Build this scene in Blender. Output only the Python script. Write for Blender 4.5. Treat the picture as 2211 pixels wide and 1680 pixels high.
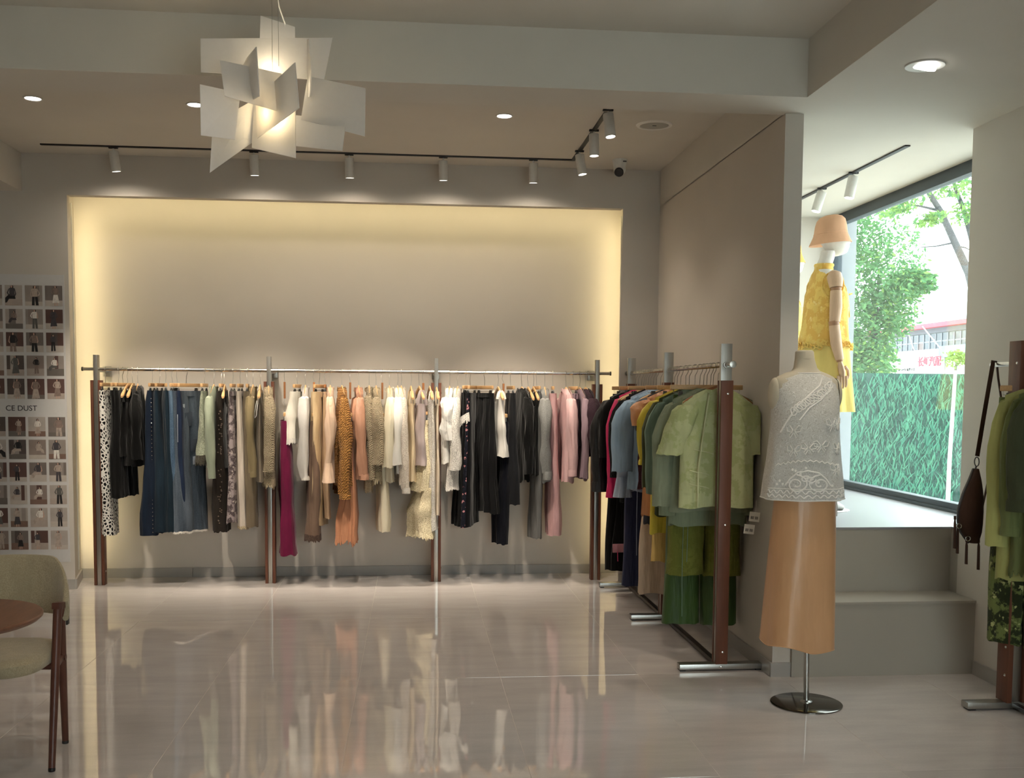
import bpy, bmesh, math, random
import numpy as np
from mathutils import Vector, Matrix

sc = bpy.context.scene
COL = sc.collection
for o in list(bpy.data.objects):
    bpy.data.objects.remove(o)

# ------------------------------------------------------------------ camera
FPX, CXP, CYP, CAMH = 2250.0, 1113.0, 1002.26, 1.43
CAM_R = np.array([[0.9951667, -0.0979363, 0.0071982], [0.0004021, -0.0692364, -0.9976002], [0.0981997, 0.9927813, -0.0688624]])          # rows: right, down, forward
cam_d = bpy.data.cameras.new('camera')
cam = bpy.data.objects.new('camera', cam_d)
COL.objects.link(cam)
r_, d_, f_ = [Vector(v) for v in CAM_R.tolist()]
mw = Matrix.Identity(4)
for i in range(3):
    mw[i][0], mw[i][1], mw[i][2] = r_[i], -d_[i], -f_[i]
mw[2][3] = CAMH
cam.matrix_world = mw
cam_d.sensor_fit = 'HORIZONTAL'
cam_d.sensor_width = 36.0
cam_d.lens = FPX / 2211.0 * 36.0
cam_d.shift_x = -(CXP - 1105.5) / 2211.0
cam_d.shift_y = (CYP - 840.0) / 2211.0
cam_d.clip_start = 0.05
cam_d.clip_end = 400
sc.camera = cam

# ------------------------------------------------------------------ sky, sun, exposure
wd = bpy.data.worlds.new('sky')
sc.world = wd
wd.use_nodes = True
bg = wd.node_tree.nodes['Background']
bg.inputs[0].default_value = (0.90, 0.96, 1.0, 1)
bg.inputs[1].default_value = 5.4
sun_d = bpy.data.lights.new('sun', 'SUN')
sun_d.energy = 5.0
sun_d.angle = math.radians(1.5)
sun_d.color = (1.0, 0.95, 0.86)
sun = bpy.data.objects.new('sun', sun_d)
COL.objects.link(sun)
sun.rotation_euler = Vector((0.42, 0.30, -0.86)).to_track_quat('-Z', 'Y').to_euler()
sc.view_settings.view_transform = 'Standard'
sc.view_settings.look = 'None'
sc.view_settings.exposure = 0.35
sc.view_settings.gamma = 1.0
sc.view_settings.use_curve_mapping = False
sc.cycles.use_denoising = True
sc.cycles.max_bounces = 6
sc.cycles.diffuse_bounces = 3
sc.cycles.glossy_bounces = 2
sc.cycles.use_light_tree = False
sc.cycles.adaptive_threshold = 0.12
sc.cycles.transmission_bounces = 4
sc.cycles.transparent_max_bounces = 8
sc.cycles.sample_clamp_indirect = 6.0
sc.cycles.caustics_reflective = False
sc.cycles.caustics_refractive = False


def portal(name, loc, sx, sy, direction):
    l = bpy.data.lights.new(name, 'AREA')
    l.shape = 'RECTANGLE'
    l.size, l.size_y = sx, sy
    l.cycles.is_portal = True
    o = bpy.data.objects.new(name, l)
    COL.objects.link(o)
    o.location = loc
    o.rotation_euler = Vector(direction).to_track_quat('-Z', 'Y').to_euler()


portal('sky_portal_bay', (3.34, 6.58, 1.77), 2.7, 2.06, (-1, 0, 0))
portal('sky_portal_entrance', (1.65, -1.75, 1.35), 2.1, 2.5, (0, 1, 0))


# ------------------------------------------------------------------ helpers
def ray(x, y):
    return CAM_R.T @ np.array([(x - CXP) / FPX, (y - CYP) / FPX, 1.0])


def onY(x, y, Y):
    d = ray(x, y)
    return Vector((d * (Y / d[1]) + np.array([0, 0, CAMH])).tolist())


def onZ(x, y, z):
    d = ray(x, y)
    return Vector((d * ((z - CAMH) / d[2]) + np.array([0, 0, CAMH])).tolist())


class MB:
    """collects vertices and faces for one mesh"""
    def __init__(s):
        s.V, s.F, s.M = [], [], []

    def add(s, v, f, m=0):
        k = len(s.V)
        s.V += [tuple(float(c) for c in p) for p in v]
        s.F += [tuple(i + k for i in q) for q in f]
        s.M += [m] * len(f)
        return s

    def box(s, x0, x1, y0, y1, z0, z1, m=0):
        v = [(x0, y0, z0), (x1, y0, z0), (x1, y1, z0), (x0, y1, z0), (x0, y0, z1), (x1, y0, z1), (x1, y1, z1), (x0, y1, z1)]
        f = [(0, 3, 2, 1), (4, 5, 6, 7), (0, 1, 5, 4), (1, 2, 6, 5), (2, 3, 7, 6), (3, 0, 4, 7)]
        return s.add(v, f, m)

    def obox(s, c, ax, ay, az, m=0):
        c, ax, ay, az = Vector(c), Vector(ax), Vector(ay), Vector(az)
        v = [c + i * ax + j * ay + k * az for k in (-1, 1) for (i, j) in ((-1, -1), (1, -1), (1, 1), (-1, 1))]
        f = [(0, 3, 2, 1), (4, 5, 6, 7), (0, 1, 5, 4), (1, 2, 6, 5), (2, 3, 7, 6), (3, 0, 4, 7)]
        return s.add(v, f, m)

    def plate(s, pts, thick, m=0):
        """a flat polygon given thickness along its normal"""
        p = [Vector(q) for q in pts]
        n = Vector((0, 0, 0))
        for i in range(len(p)):
            a, b = p[i], p[(i + 1) % len(p)]
            n += a.cross(b)
        n.normalize()
        k = len(p)
        v = [q - n * thick / 2 for q in p] + [q + n * thick / 2 for q in p]
        f = [tuple(range(k))[::-1], tuple(range(k, 2 * k))] + [(i, (i + 1) % k, k + (i + 1) % k, k + i) for i in range(k)]
        return s.add(v, f, m)

    def rings(s, R, cap0=False, cap1=False, m=0, closed=True):
        n = len(R[0])
        v = [p for r in R for p in r]
        f = []
        for i in range(len(R) - 1):
            for j in range(n if closed else n - 1):
                k = (j + 1) % n
                f.append((i * n + j, i * n + k, (i + 1) * n + k, (i + 1) * n + j))
        if cap0:
            f.append(tuple(range(n))[::-1])
        if cap1:
            f.append(tuple((len(R) - 1) * n + j for j in range(n)))
        return s.add(v, f, m)

    def tube(s, path, rad, n=8, caps=True, m=0, flat=1.0):
        P = [Vector(p) for p in path]
        rad = rad if isinstance(rad, (list, tuple)) else [rad] * len(P)
        R = []
        up = None
        for i, p in enumerate(P):
            t = (P[min(i + 1, len(P) - 1)] - P[max(i - 1, 0)])
            if t.length < 1e-9:
                t = Vector((0, 0, 1))
            t.normalize()
            if up is None:
                up = Vector((0, 0, 1)) if abs(t.z) < 0.9 else Vector((1, 0, 0))
            a = t.cross(up)
            if a.length < 1e-6:
                a = t.cross(Vector((0, 1, 0)))
            a.normalize()
            b = a.cross(t).normalized()
            up = b
            R.append([p + rad[i] * (math.cos(q) * a + flat * math.sin(q) * b) for q in [2 * math.pi * j / n for j in range(n)]])
        return s.rings(R, caps, caps, m)

    def lathe(s, prof, n=24, c=(0, 0, 0), sx=1.0, sy=1.0, m=0, cap0=False, cap1=False):
        R = [[(c[0] + sx * r * math.cos(2 * math.pi * j / n), c[1] + sy * r * math.sin(2 * math.pi * j / n), c[2] + z) for j in range(n)] for r, z in prof]
        return s.rings(R, cap0, cap1, m)

    def build(s, name, mat, parent=None, smooth=True, bevel=0.0, angle=40, loc=None):
        me = bpy.data.meshes.new(name)
        me.from_pydata(s.V, [], s.F)
        mats = mat if isinstance(mat, (list, tuple)) else [mat]
        for q in mats:
            me.materials.append(q)
        if len(mats) > 1:
            me.polygons.foreach_set('material_index', s.M)
        bm = bmesh.new()
        bm.from_mesh(me)
        if bevel > 0:
            bmesh.ops.remove_doubles(bm, verts=bm.verts, dist=1e-6)
            es = [e for e in bm.edges if len(e.link_faces) == 2 and e.calc_face_angle(0) > 0.6]
            bmesh.ops.bevel(bm, geom=es, offset=bevel, segments=2, affect='EDGES', profile=0.6)
        bmesh.ops.recalc_face_normals(bm, faces=bm.faces)
        bm.to_mesh(me)
        bm.free()
        if smooth:
            me.polygons.foreach_set('use_smooth', [True] * len(me.polygons))
            me.set_sharp_from_angle(angle=math.radians(angle))
        o = bpy.data.objects.new(name, me)
        COL.objects.link(o)
        if parent is not None:
            o.parent = parent
        if loc is not None:
            o.location = loc
        return o


def empty(name, loc=(0, 0, 0), rz=0.0):
    o = bpy.data.objects.new(name, None)
    o.empty_display_size = 0.05
    COL.objects.link(o)
    o.location = loc
    o.rotation_euler = (0, 0, rz)
    return o


def tag(o, label=None, cat=None, group=None, kind=None):
    if label:
        o['label'] = label
    if cat:
        o['category'] = cat
    if group:
        o['group'] = group
    if kind:
        o['kind'] = kind
    return o


def copy_tree(o, parent=None):
    c = o.copy()
    COL.objects.link(c)
    c.parent = parent
    for ch in list(o.children):
        copy_tree(ch, c)
    return c


def text_mesh(name, body, size, mat, parent, mtx, extrude=0.0004, align='LEFT', bold=0.0):
    cu = bpy.data.curves.new(name, 'FONT')
    cu.body = body
    cu.size = size
    cu.extrude = extrude
    cu.align_x = align
    cu.offset = bold
    t = bpy.data.objects.new(name, cu)
    COL.objects.link(t)
    bpy.context.view_layer.update()
    me = bpy.data.meshes.new_from_object(t)
    bpy.data.objects.remove(t)
    me.materials.clear()
    me.materials.append(mat)
    o = bpy.data.objects.new(name, me)
    COL.objects.link(o)
    o.parent = parent
    o.matrix_local = mtx
    return o


# ------------------------------------------------------------------ materials
def srgb(r, g, b):
    f = lambda c: c / 12.92 if c <= 0.04045 else ((c + 0.055) / 1.055) ** 2.4
    return (f(r / 255), f(g / 255), f(b / 255), 1)


class NT:
    def __init__(s, name):
        s.m = bpy.data.materials.new(name)
        s.m.use_nodes = True
        s.t = s.m.node_tree
        s.b = s.t.nodes['Principled BSDF']
        s.out = s.t.nodes['Material Output']

    def n(s, typ, **kw):
        q = s.t.nodes.new(typ)
        for k, v in kw.items():
            if k in q.inputs:
                q.inputs[k].default_value = v
            else:
                setattr(q, k, v)
        return q

    def l(s, a, b):
        s.t.links.new(a, b)

    def coord(s, kind='Object', scale=(1, 1, 1)):
        c = s.n('ShaderNodeTexCoord')
        mp = s.n('ShaderNodeMapping')
        mp.inputs['Scale'].default_value = scale
        s.l(c.outputs[kind], mp.inputs['Vector'])
        return mp.outputs[0]

    def noise(s, vec, scale, detail=3, rough=0.55):
        q = s.n('ShaderNodeTexNoise')
        q.inputs['Scale'].default_value = scale
        q.inputs['Detail'].default_value = detail
        q.inputs['Roughness'].default_value = rough
        s.l(vec, q.inputs['Vector'])
        return q.outputs['Fac']

    def ramp(s, fac, stops):
        q = s.n('ShaderNodeValToRGB')
        e = q.color_ramp.elements
        while len(e) < len(stops):
            e.new(0.5)
        for i, (p, c) in enumerate(stops):
            e[i].position = p
            e[i].color = c
        s.l(fac, q.inputs[0])
        return q.outputs[0]

    def mix(s, fac, a, b):
        q = s.n('ShaderNodeMix', data_type='RGBA')
        for sock, v in ((q.inputs[0], fac), (q.inputs[6], a), (q.inputs[7], b)):
            if isinstance(v, bpy.types.NodeSocket):
                s.l(v, sock)
            else:
                sock.default_value = v
        return q.outputs[2]

    def bump(s, h, strength, dist=0.01, prev=None):
        q = s.n('ShaderNodeBump')
        q.inputs['Strength'].default_value = strength
        q.inputs['Distance'].default_value = dist
        s.l(h, q.inputs['Height'])
        if prev is not None:
            s.l(prev, q.inputs['Normal'])
        return q.outputs[0]

    def set(s, **kw):
        for k, v in kw.items():
            k = k.replace('_', ' ')
            for nm in s.b.inputs.keys():
                if nm.lower() == k.lower():
                    if isinstance(v, bpy.types.NodeSocket):
                        s.l(v, s.b.inputs[nm])
                    else:
                        s.b.inputs[nm].default_value = v
        return s


def mul(c, k):
    return (min(c[0] * k, 1), min(c[1] * k, 1), min(c[2] * k, 1), 1)


MATS = {}


def paint(name, c, rough=0.75, spec=0.3):
    t = NT(name)
    v = t.coord('Object')
    n1 = t.noise(v, 1.3, 3)
    t.set(base_color=t.ramp(n1, [(0.3, mul(c, 0.965)), (0.7, mul(c, 1.03))]), roughness=rough, specular_ior_level=spec)
    return t.m


def plain(name, c, rough=0.5, metal=0.0, spec=0.5, var=0.04, nscale=40):
    t = NT(name)
    n1 = t.noise(t.coord('Object'), nscale, 3)
    t.set(base_color=t.ramp(n1, [(0.3, mul(c, 1 - var)), (0.7, mul(c, 1 + var))]), roughness=rough, metallic=metal, specular_ior_level=spec)
    return t.m


def brushed(name, c, rough=0.32):
    t = NT(name)
    n1 = t.noise(t.coord('Object', (400, 400, 6)), 1.0, 2)
    t.set(base_color=t.ramp(n1, [(0.3, mul(c, 0.88)), (0.7, mul(c, 1.08))]), roughness=rough, metallic=1.0)
    return t.m


def wood(name, c, scale=(18, 18, 2.2), rough=0.42, contrast=0.25):
    t = NT(name)
    v = t.coord('Object', scale)
    n1 = t.noise(v, 2.0, 5, 0.6)
    n2 = t.noise(t.coord('Object', (scale[0] * 14, scale[1] * 14, scale[2] * 3)), 1.0, 2)
    a = t.ramp(n1, [(0.25, mul(c, 1 - contrast)), (0.5, c), (0.8, mul(c, 1 + contrast))])
    t.set(base_color=t.mix(t.ramp(n2, [(0.35, (0, 0, 0, 1)), (0.75, (0.35, 0.35, 0.35, 1))]), a, mul(c, 0.7)), roughness=rough, specular_ior_level=0.4)
    t.set(normal=t.bump(n2, 0.06, 0.002))
    return t.m


def emit(name, c, strength):
    t = NT(name)
    t.set(base_color=c, emission_color=c, emission_strength=strength, roughness=0.5)
    return t.m


def glass_thin(name, tint=(0.93, 0.98, 0.97, 1), refl=0.9, haze=0.006):
    t = NT(name)
    tr = t.n('ShaderNodeBsdfTransparent')
    tr.inputs[0].default_value = tint
    gl = t.n('ShaderNodeBsdfGlossy')
    gl.inputs['Roughness'].default_value = 0.01
    gl.inputs[0].default_value = (refl, refl, refl, 1)
    ge = t.n('ShaderNodeNewGeometry')
    dt = t.n('ShaderNodeVectorMath', operation='DOT_PRODUCT')
    t.l(ge.outputs['Normal'], dt.inputs[0])
    t.l(ge.outputs['Incoming'], dt.inputs[1])
    ab = t.n('ShaderNodeMath', operation='ABSOLUTE')
    t.l(dt.outputs['Value'], ab.inputs[0])
    om = t.n('ShaderNodeMath', operation='SUBTRACT')
    om.inputs[0].default_value = 1.0
    t.l(ab.outputs[0], om.inputs[1])
    pw = t.n('ShaderNodeMath', operation='POWER')
    t.l(om.outputs[0], pw.inputs[0])
    pw.inputs[1].default_value = 5.0
    fr = t.n('ShaderNodeMath', operation='MULTIPLY_ADD')
    t.l(pw.outputs[0], fr.inputs[0])
    fr.inputs[1].default_value = 0.7
    fr.inputs[2].default_value = 0.025
    du = t.n('ShaderNodeBsdfTranslucent')          # translucent veil mixed in to imitate hazy glare outside
    du.inputs[0].default_value = (0.92, 1.0, 0.98, 1)
    dm = t.n('ShaderNodeMixShader')
    dm.inputs[0].default_value = haze
    t.l(tr.outputs[0], dm.inputs[1])
    t.l(du.outputs[0], dm.inputs[2])
    mx = t.n('ShaderNodeMixShader')
    t.l(fr.outputs[0], mx.inputs[0])
    t.l(dm.outputs[0], mx.inputs[1])
    t.l(gl.outputs[0], mx.inputs[2])
    t.l(mx.outputs[0], t.out.inputs[0])
    return t.m


def fabric(name, c, pattern=None, c2=None, scale=30.0, var=0.14, rough=0.85, sheen=0.06, wrinkle=0.45, weave=0, alpha=1.0, spec=0.14, c3=None):
    """cloth: broad tone variation, wrinkles and weave as relief, and a printed or knitted pattern"""
    t = NT(name)
    v = t.coord('Object')
    big = t.noise(t.coord('Object', (1, 1, 0.45)), 11, 3)
    col = t.ramp(big, [(0.28, mul(c, 1 - var)), (0.72, mul(c, 1 + var))])
    c2 = c2 or mul(c, 0.5)
    hgt = None
    if pattern == 'leopard':
        q = t.n('ShaderNodeTexVoronoi', feature='DISTANCE_TO_EDGE')
        q.inputs['Scale'].default_value = scale
        t.l(t.coord('Object', (1, 1, 0.8)), q.inputs['Vector'])
        col = t.mix(t.ramp(q.outputs['Distance'], [(0.14, (0, 0, 0, 1)), (0.19, (1, 1, 1, 1))]), col, c2)
    elif pattern == 'print':
        n2 = t.noise(v, scale, 4, 0.65)
        col = t.mix(t.ramp(n2, [(0.47, (0, 0, 0, 1)), (0.53, (1, 1, 1, 1))]), col, c2)
        if c3:
            n3 = t.noise(t.coord('Object', (1.3, 1.2, 1.1)), scale * 1.4, 3, 0.6)
            col = t.mix(t.ramp(n3, [(0.60, (0, 0, 0, 1)), (0.64, (1, 1, 1, 1))]), col, c3)
    elif pattern == 'floral':
        q = t.n('ShaderNodeTexVoronoi', feature='F1')
        q.inputs['Scale'].default_value = scale
        nn = t.n('ShaderNodeTexNoise')
        nn.inputs['Scale'].default_value = scale * 1.5
        t.l(v, nn.inputs['Vector'])
        ad = t.n('ShaderNodeVectorMath', operation='MULTIPLY_ADD')
        t.l(nn.outputs['Color'], ad.inputs[0])
        ad.inputs[1].default_value = (0.03, 0.03, 0.03)
        t.l(v, ad.inputs[2])
        t.l(ad.outputs[0], q.inputs['Vector'])
        col = t.mix(t.ramp(q.outputs['Distance'], [(0.26, (1, 1, 1, 1)), (0.34, (0, 0, 0, 1))]), col, c2)
        hgt = q.outputs['Distance']
    elif pattern == 'spots':
        q = t.n('ShaderNodeTexVoronoi', feature='F1')
        q.inputs['Scale'].default_value = scale
        t.l(v, q.inputs['Vector'])
        col = t.mix(t.ramp(q.outputs['Distance'], [(0.14, (1, 1, 1, 1)), (0.2, (0, 0, 0, 1))]), col, c2)
    elif pattern == 'lace':
        q = t.n('ShaderNodeTexVoronoi', feature='DISTANCE_TO_EDGE')
        q.inputs['Scale'].default_value = scale * 2.1
        t.l(v, q.inputs['Vector'])
        col = t.mix(t.ramp(q.outputs['Distance'], [(0.10, (0, 0, 0, 1)), (0.22, (0.9, 0.9, 0.9, 1))]), col, c2)
        hgt = q.outputs['Distance']
    elif pattern == 'knit':
        w = t.n('ShaderNodeTexWave', wave_type='BANDS', bands_direction='Z')
        w.inputs['Scale'].default_value = scale
        w.inputs['Distortion'].default_value = 3.0
        w.inputs['Detail Scale'].default_value = 3.0
        t.l(v, w.inputs['Vector'])
        w2 = t.n('ShaderNodeTexWave', wave_type='BANDS', bands_direction='DIAGONAL')
        w2.inputs['Scale'].default_value = scale * 1.2
        w2.inputs['Distortion'].default_value = 2.0
        t.l(v, w2.inputs['Vector'])
        mm = t.n('ShaderNodeMath', operation='MULTIPLY')
        t.l(w.outputs['Fac'], mm.inputs[0])
        t.l(w2.outputs['Fac'], mm.inputs[1])
        col = t.mix(t.ramp(mm.outputs[0], [(0.03, (0.85, 0.85, 0.85, 1)), (0.3, (0, 0, 0, 1))]), col, c2)
        hgt = mm.outputs[0]
    elif pattern == 'stripes':
        w = t.n('ShaderNodeTexWave', wave_type='BANDS', bands_direction='DIAGONAL')
        w.inputs['Scale'].default_value = scale
        w.inputs['Distortion'].default_value = 0.4
        t.l(t.coord('Object', (1, 1, 0.02)), w.inputs['Vector'])
        col = t.mix(t.ramp(w.outputs['Fac'], [(0.45, (0, 0, 0, 1)), (0.55, (1, 1, 1, 1))]), col, c2)
    elif pattern == 'denim':
        n2 = t.noise(t.coord('Object', (1, 1, 0.12)), scale, 4, 0.6)
        col = t.mix(t.ramp(n2, [(0.48, (0, 0, 0, 1)), (0.75, (0.9, 0.9, 0.9, 1))]), col, c2)
        n3 = t.noise(t.coord('Object', (1, 1, 0.3)), 420, 2)
        col = t.mix(t.ramp(n3, [(0.4, (0, 0, 0, 1)), (0.8, (0.35, 0.35, 0.35, 1))]), col, c2)
    elif pattern == 'embroidery':
        w = t.n('ShaderNodeTexNoise')
        w.inputs['Scale'].default_value = scale
        w.inputs['Detail'].default_value = 1.0
        w.inputs['Distortion'].default_value = 1.6
        t.l(v, w.inputs['Vector'])
        ab = t.n('ShaderNodeMath', operation='PINGPONG')
        t.l(w.outputs['Fac'], ab.inputs[0])
        ab.inputs[1].default_value = 0.055
        fac = t.ramp(ab.outputs[0], [(0.0, (0, 0, 0, 1)), (0.055, (1, 1, 1, 1))])
        col = t.mix(fac, c2, col)
        hgt = ab.outputs[0]
    t.set(base_color=col, roughness=rough, specular_ior_level=spec, sheen_weight=sheen, sheen_roughness=0.5)
    wr = t.noise(t.coord('Object', (1, 1, 0.18)), 24, 2, 0.5)
    nb = t.bump(wr, min(1.0, wrinkle * 1.6), 0.022)
    if hgt is not None:
        nb = t.bump(hgt, 0.7, 0.008, nb)
    if weave:
        nb = t.bump(t.noise(v, weave, 1), 0.12, 0.001, nb)
    t.set(normal=nb)
    if alpha < 1:
        t.set(alpha=alpha)
    return t.m

# ------------------------------------------------------------------ the room
M_WALL = paint('warm_wall_paint', srgb(207, 200, 190))
M_CEIL = paint('ceiling_paint', srgb(213, 208, 198))
M_BASE = plain('grey_baseboard', srgb(168, 164, 158), rough=0.35, var=0.05, nscale=3)
M_BENCH = paint('beige_step_laminate', srgb(166, 159, 147), rough=0.5)
M_PLATFORM = plain('white_platform_top', srgb(150, 148, 150), rough=0.3, var=0.03, nscale=2)
M_FRAME = plain('dark_window_frame', srgb(46, 58, 66), rough=0.4)
M_GLASS = glass_thin('shop_window_glass')
M_DOORGLASS = glass_thin('entrance_glass', (0.94, 0.98, 0.97, 1))
M_GROUT = plain('tile_grout', srgb(196, 188, 180), rough=0.9)
M_STEEL = brushed('brushed_steel', srgb(176, 174, 168))
M_CHROME = brushed('polished_rail_steel', srgb(205, 202, 196), rough=0.2)
M_DARKSTEEL = brushed('dark_steel', srgb(96, 94, 92), rough=0.35)
M_WALNUT = wood('reddish_walnut', srgb(104, 62, 44))
M_HANGER = wood('pale_beech', srgb(214, 172, 122), scale=(9, 30, 30), rough=0.45, contrast=0.12)
M_HANGERDARK = wood('amber_wood', srgb(158, 104, 62), scale=(9, 30, 30), rough=0.45, contrast=0.15)
M_BLACK = plain('black_plastic', srgb(26, 26, 28), rough=0.45)
M_WHITEMETAL = plain('white_powder_coat', srgb(214, 212, 206), rough=0.45)
M_WHITEPLASTIC = plain('white_plastic', srgb(226, 224, 218), rough=0.4)


def tile_material():
    t = NT('polished_floor_tile')
    co = t.n('ShaderNodeTexCoord')
    oi = t.n('ShaderNodeObjectInfo')
    ad = t.n('ShaderNodeVectorMath', operation='MULTIPLY_ADD')
    t.l(oi.outputs['Random'], ad.inputs[0])
    ad.inputs[1].default_value = (37, 23, 11)
    t.l(co.outputs['Object'], ad.inputs[2])
    rot = t.n('ShaderNodeMapping')
    rot.inputs['Rotation'].default_value = (0, 0, 0.35)
    rot.inputs['Scale'].default_value = (1.0, 5.0, 1.0)
    t.l(ad.outputs[0], rot.inputs['Vector'])
    n1 = t.noise(rot.outputs[0], 2.2, 5, 0.6)
    n2 = t.noise(ad.outputs[0], 160, 2)
    c = srgb(202, 195, 191)
    a = t.ramp(n1, [(0.25, mul(c, 0.90)), (0.5, c), (0.75, mul(c, 1.09))])
    t.set(base_color=t.mix(t.ramp(n2, [(0.4, (0, 0, 0, 1)), (0.7, (0.25, 0.25, 0.25, 1))]), a, mul(c, 0.85)))
    t.set(roughness=0.03, specular_ior_level=1.0, ior=1.6)
    n3 = t.noise(ad.outputs[0], 7.0, 2)
    t.set(normal=t.bump(n3, 0.007, 0.004))
    return t.m


M_TILE = tile_material()


def struct(name, mb, mat, bevel=0.0, smooth=False, parent=None):
    o = mb.build(name, mat, parent, smooth=smooth, bevel=bevel)
    if parent is None:
        o['kind'] = 'structure'
    return o


XL, YF, YB = -4.2, -1.7, 8.12
floor = struct('floor', MB().box(XL, 3.0, YF, YB + 0.1, -0.12, -0.0009), M_GROUT)
TW, TD, GAP = 0.7065, 1.415, 0.0016
rnd = random.Random(5)
full = None
xs = [1.1455 + TW * k for k in range(-8, 4)]
ys = [5.135 + TD * k for k in range(-5, 4)]
for x in xs:
    for y in ys:
        x0, x1, y0, y1 = max(x, XL), min(x + TW, 2.99), max(y, YF), min(y + TD, YB)
        if x1 - x0 < 0.03 or y1 - y0 < 0.03 or (x0 > 1.9 and y0 > 5.1):
            continue
        cx, cy = (x0 + x1) / 2, (y0 + y1) / 2
        hx, hy = (x1 - x0 - GAP) / 2, (y1 - y0 - GAP) / 2
        whole = abs(x1 - x0 - TW) < 1e-6 and abs(y1 - y0 - TD) < 1e-6
        if whole and full is not None:
            o = bpy.data.objects.new('tile', full)
            COL.objects.link(o)
            o.parent = floor
        else:
            o = MB().box(-hx, hx, -hy, hy, -0.012, 0.0).build('tile', M_TILE, floor, smooth=False, bevel=0.0012)
            if whole:
                full = o.data
        o.location = (cx, cy, 0)
        o.rotation_euler = (rnd.uniform(-1, 1) * 0.0006, rnd.uniform(-1, 1) * 0.0006, 0)

# upper ceiling and the dropped soffits
struct('ceiling', MB().box(XL - 0.1, 3.5, YF - 0.1, 8.3, 3.064, 3.3), M_CEIL)
struct('ceiling_beam', MB().box(XL, 1.815, 4.768, 5.08, 2.80, 3.07), M_CEIL)
struct('ceiling_soffit_right', MB().box(1.815, 3.4, YF, 8.12, 2.80, 3.07), M_CEIL)
struct('ceiling_soffit_left', MB().box(XL, -2.705, 5.08, 7.67, 2.80, 3.07), M_CEIL)


def prism(mb, foot, z0, z1):
    k = len(foot)
    v = [(x, y, z0) for x, y in foot] + [(x, y, z1) for x, y in foot]
    f = [tuple(range(k))[::-1], tuple(range(k, 2 * k))] + [(i, (i + 1) % k, k + (i + 1) % k, k + i) for i in range(k)]
    return mb.add(v, f)


wb = MB()
prism(wb, [(XL - 0.1, 7.66), (-2.404, 7.66), (-2.503, 8.12), (-2.503, 8.3), (XL - 0.1, 8.3)], -0.1, 3.08)
prism(wb, [(1.538, 7.66), (1.908, 7.66), (1.908, 8.3), (1.63, 8.3), (1.63, 8.12)], -0.1, 3.08)
wb.box(-2.404, 1.538, 7.66, 7.74, 2.783, 3.08)
struct('wall_back', wb, M_WALL)
struct('wall_alcove', MB().box(-2.55, 1.66, 8.12, 8.3, -0.1, 3.08), M_WALL)
struct('ceiling_alcove', MB().box(-2.504, 1.632, 7.735, 8.125, 2.862, 3.08), M_WALL)
struct('wall_partition', MB().box(1.815, 1.908, 5.05, 7.7, -0.1, 2.805), M_WALL)
struct('wall_bay_end', MB().box(1.908, 3.3, 7.95, 8.3, -0.1, 2.805), M_WALL)
struct('wall_right', MB().box(2.875, 3.4, YF, 5.22, -0.1, 2.805), M_WALL)
struct('wall_left', MB().box(XL - 0.15, XL, YF, 7.7, -0.1, 3.08), M_WALL)
wf = MB()
wf.box(XL - 0.15, 0.6, YF - 0.15, YF, -0.1, 3.08).box(2.7, 3.4, YF - 0.15, YF, -0.1, 3.08).box(0.6, 2.7, YF - 0.15, YF, 2.6, 3.08)
struct('wall_front', wf, M_WALL)

# baseboards, each a run of grey tile strips
def baseboard(name, runs):
    mb = MB()
    for (x0, y0, x1, y1) in runs:
        a, b = Vector((x0, y0, 0)), Vector((x1, y1, 0))
        t = (b - a).normalized()
        n = Vector((t.y, -t.x, 0))
        L = (b - a).length
        k = max(1, round(L / 0.9))
        for i in range(k):
            p, q = a + t * (L * i / k + 0.0008), a + t * (L * (i + 1) / k - 0.0008)
            c = (p + q) / 2 + n * 0.006 + Vector((0, 0, 0.036))
            mb.obox(c, t * ((q - p).length / 2), n * 0.006, Vector((0, 0, 0.036)))
    return struct(name, mb, M_BASE, bevel=0.001)


baseboard('baseboard_back', [(XL, 7.66, -2.404, 7.66), (-2.404, 7.66, -2.503, 8.12), (-2.503, 8.12, 1.63, 8.12), (1.538, 7.66, 1.815, 7.66)])
baseboard('baseboard_partition', [(1.815, 7.66, 1.815, 5.05), (1.803, 5.05, 1.908, 5.05)])
baseboard('baseboard_right', [(2.875, 5.02, 2.875, YF)])

# step and display platform in the window bay
struct('step', MB().box(1.908, 2.875, 5.026, 5.30, -0.05, 0.37).box(1.908, 2.877, 5.02, 5.30, 0.368, 0.382), M_BENCH, bevel=0.0015)
pf = MB()
prism(pf, [(1.908, 5.294), (2.875, 5.294), (2.875, 5.22), (3.3, 5.22), (3.3, 7.97), (1.908, 7.97)], -0.05, 0.716)
struct('platform', pf, M_BENCH)
pt = MB()
prism(pt, [(1.908, 5.290), (2.8755, 5.290), (2.8755, 5.222), (3.25, 5.222), (3.25, 7.95), (1.908, 7.95)], 0.716, 0.728)
struct('platform_top', pt, M_PLATFORM, bevel=0.001)

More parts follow.
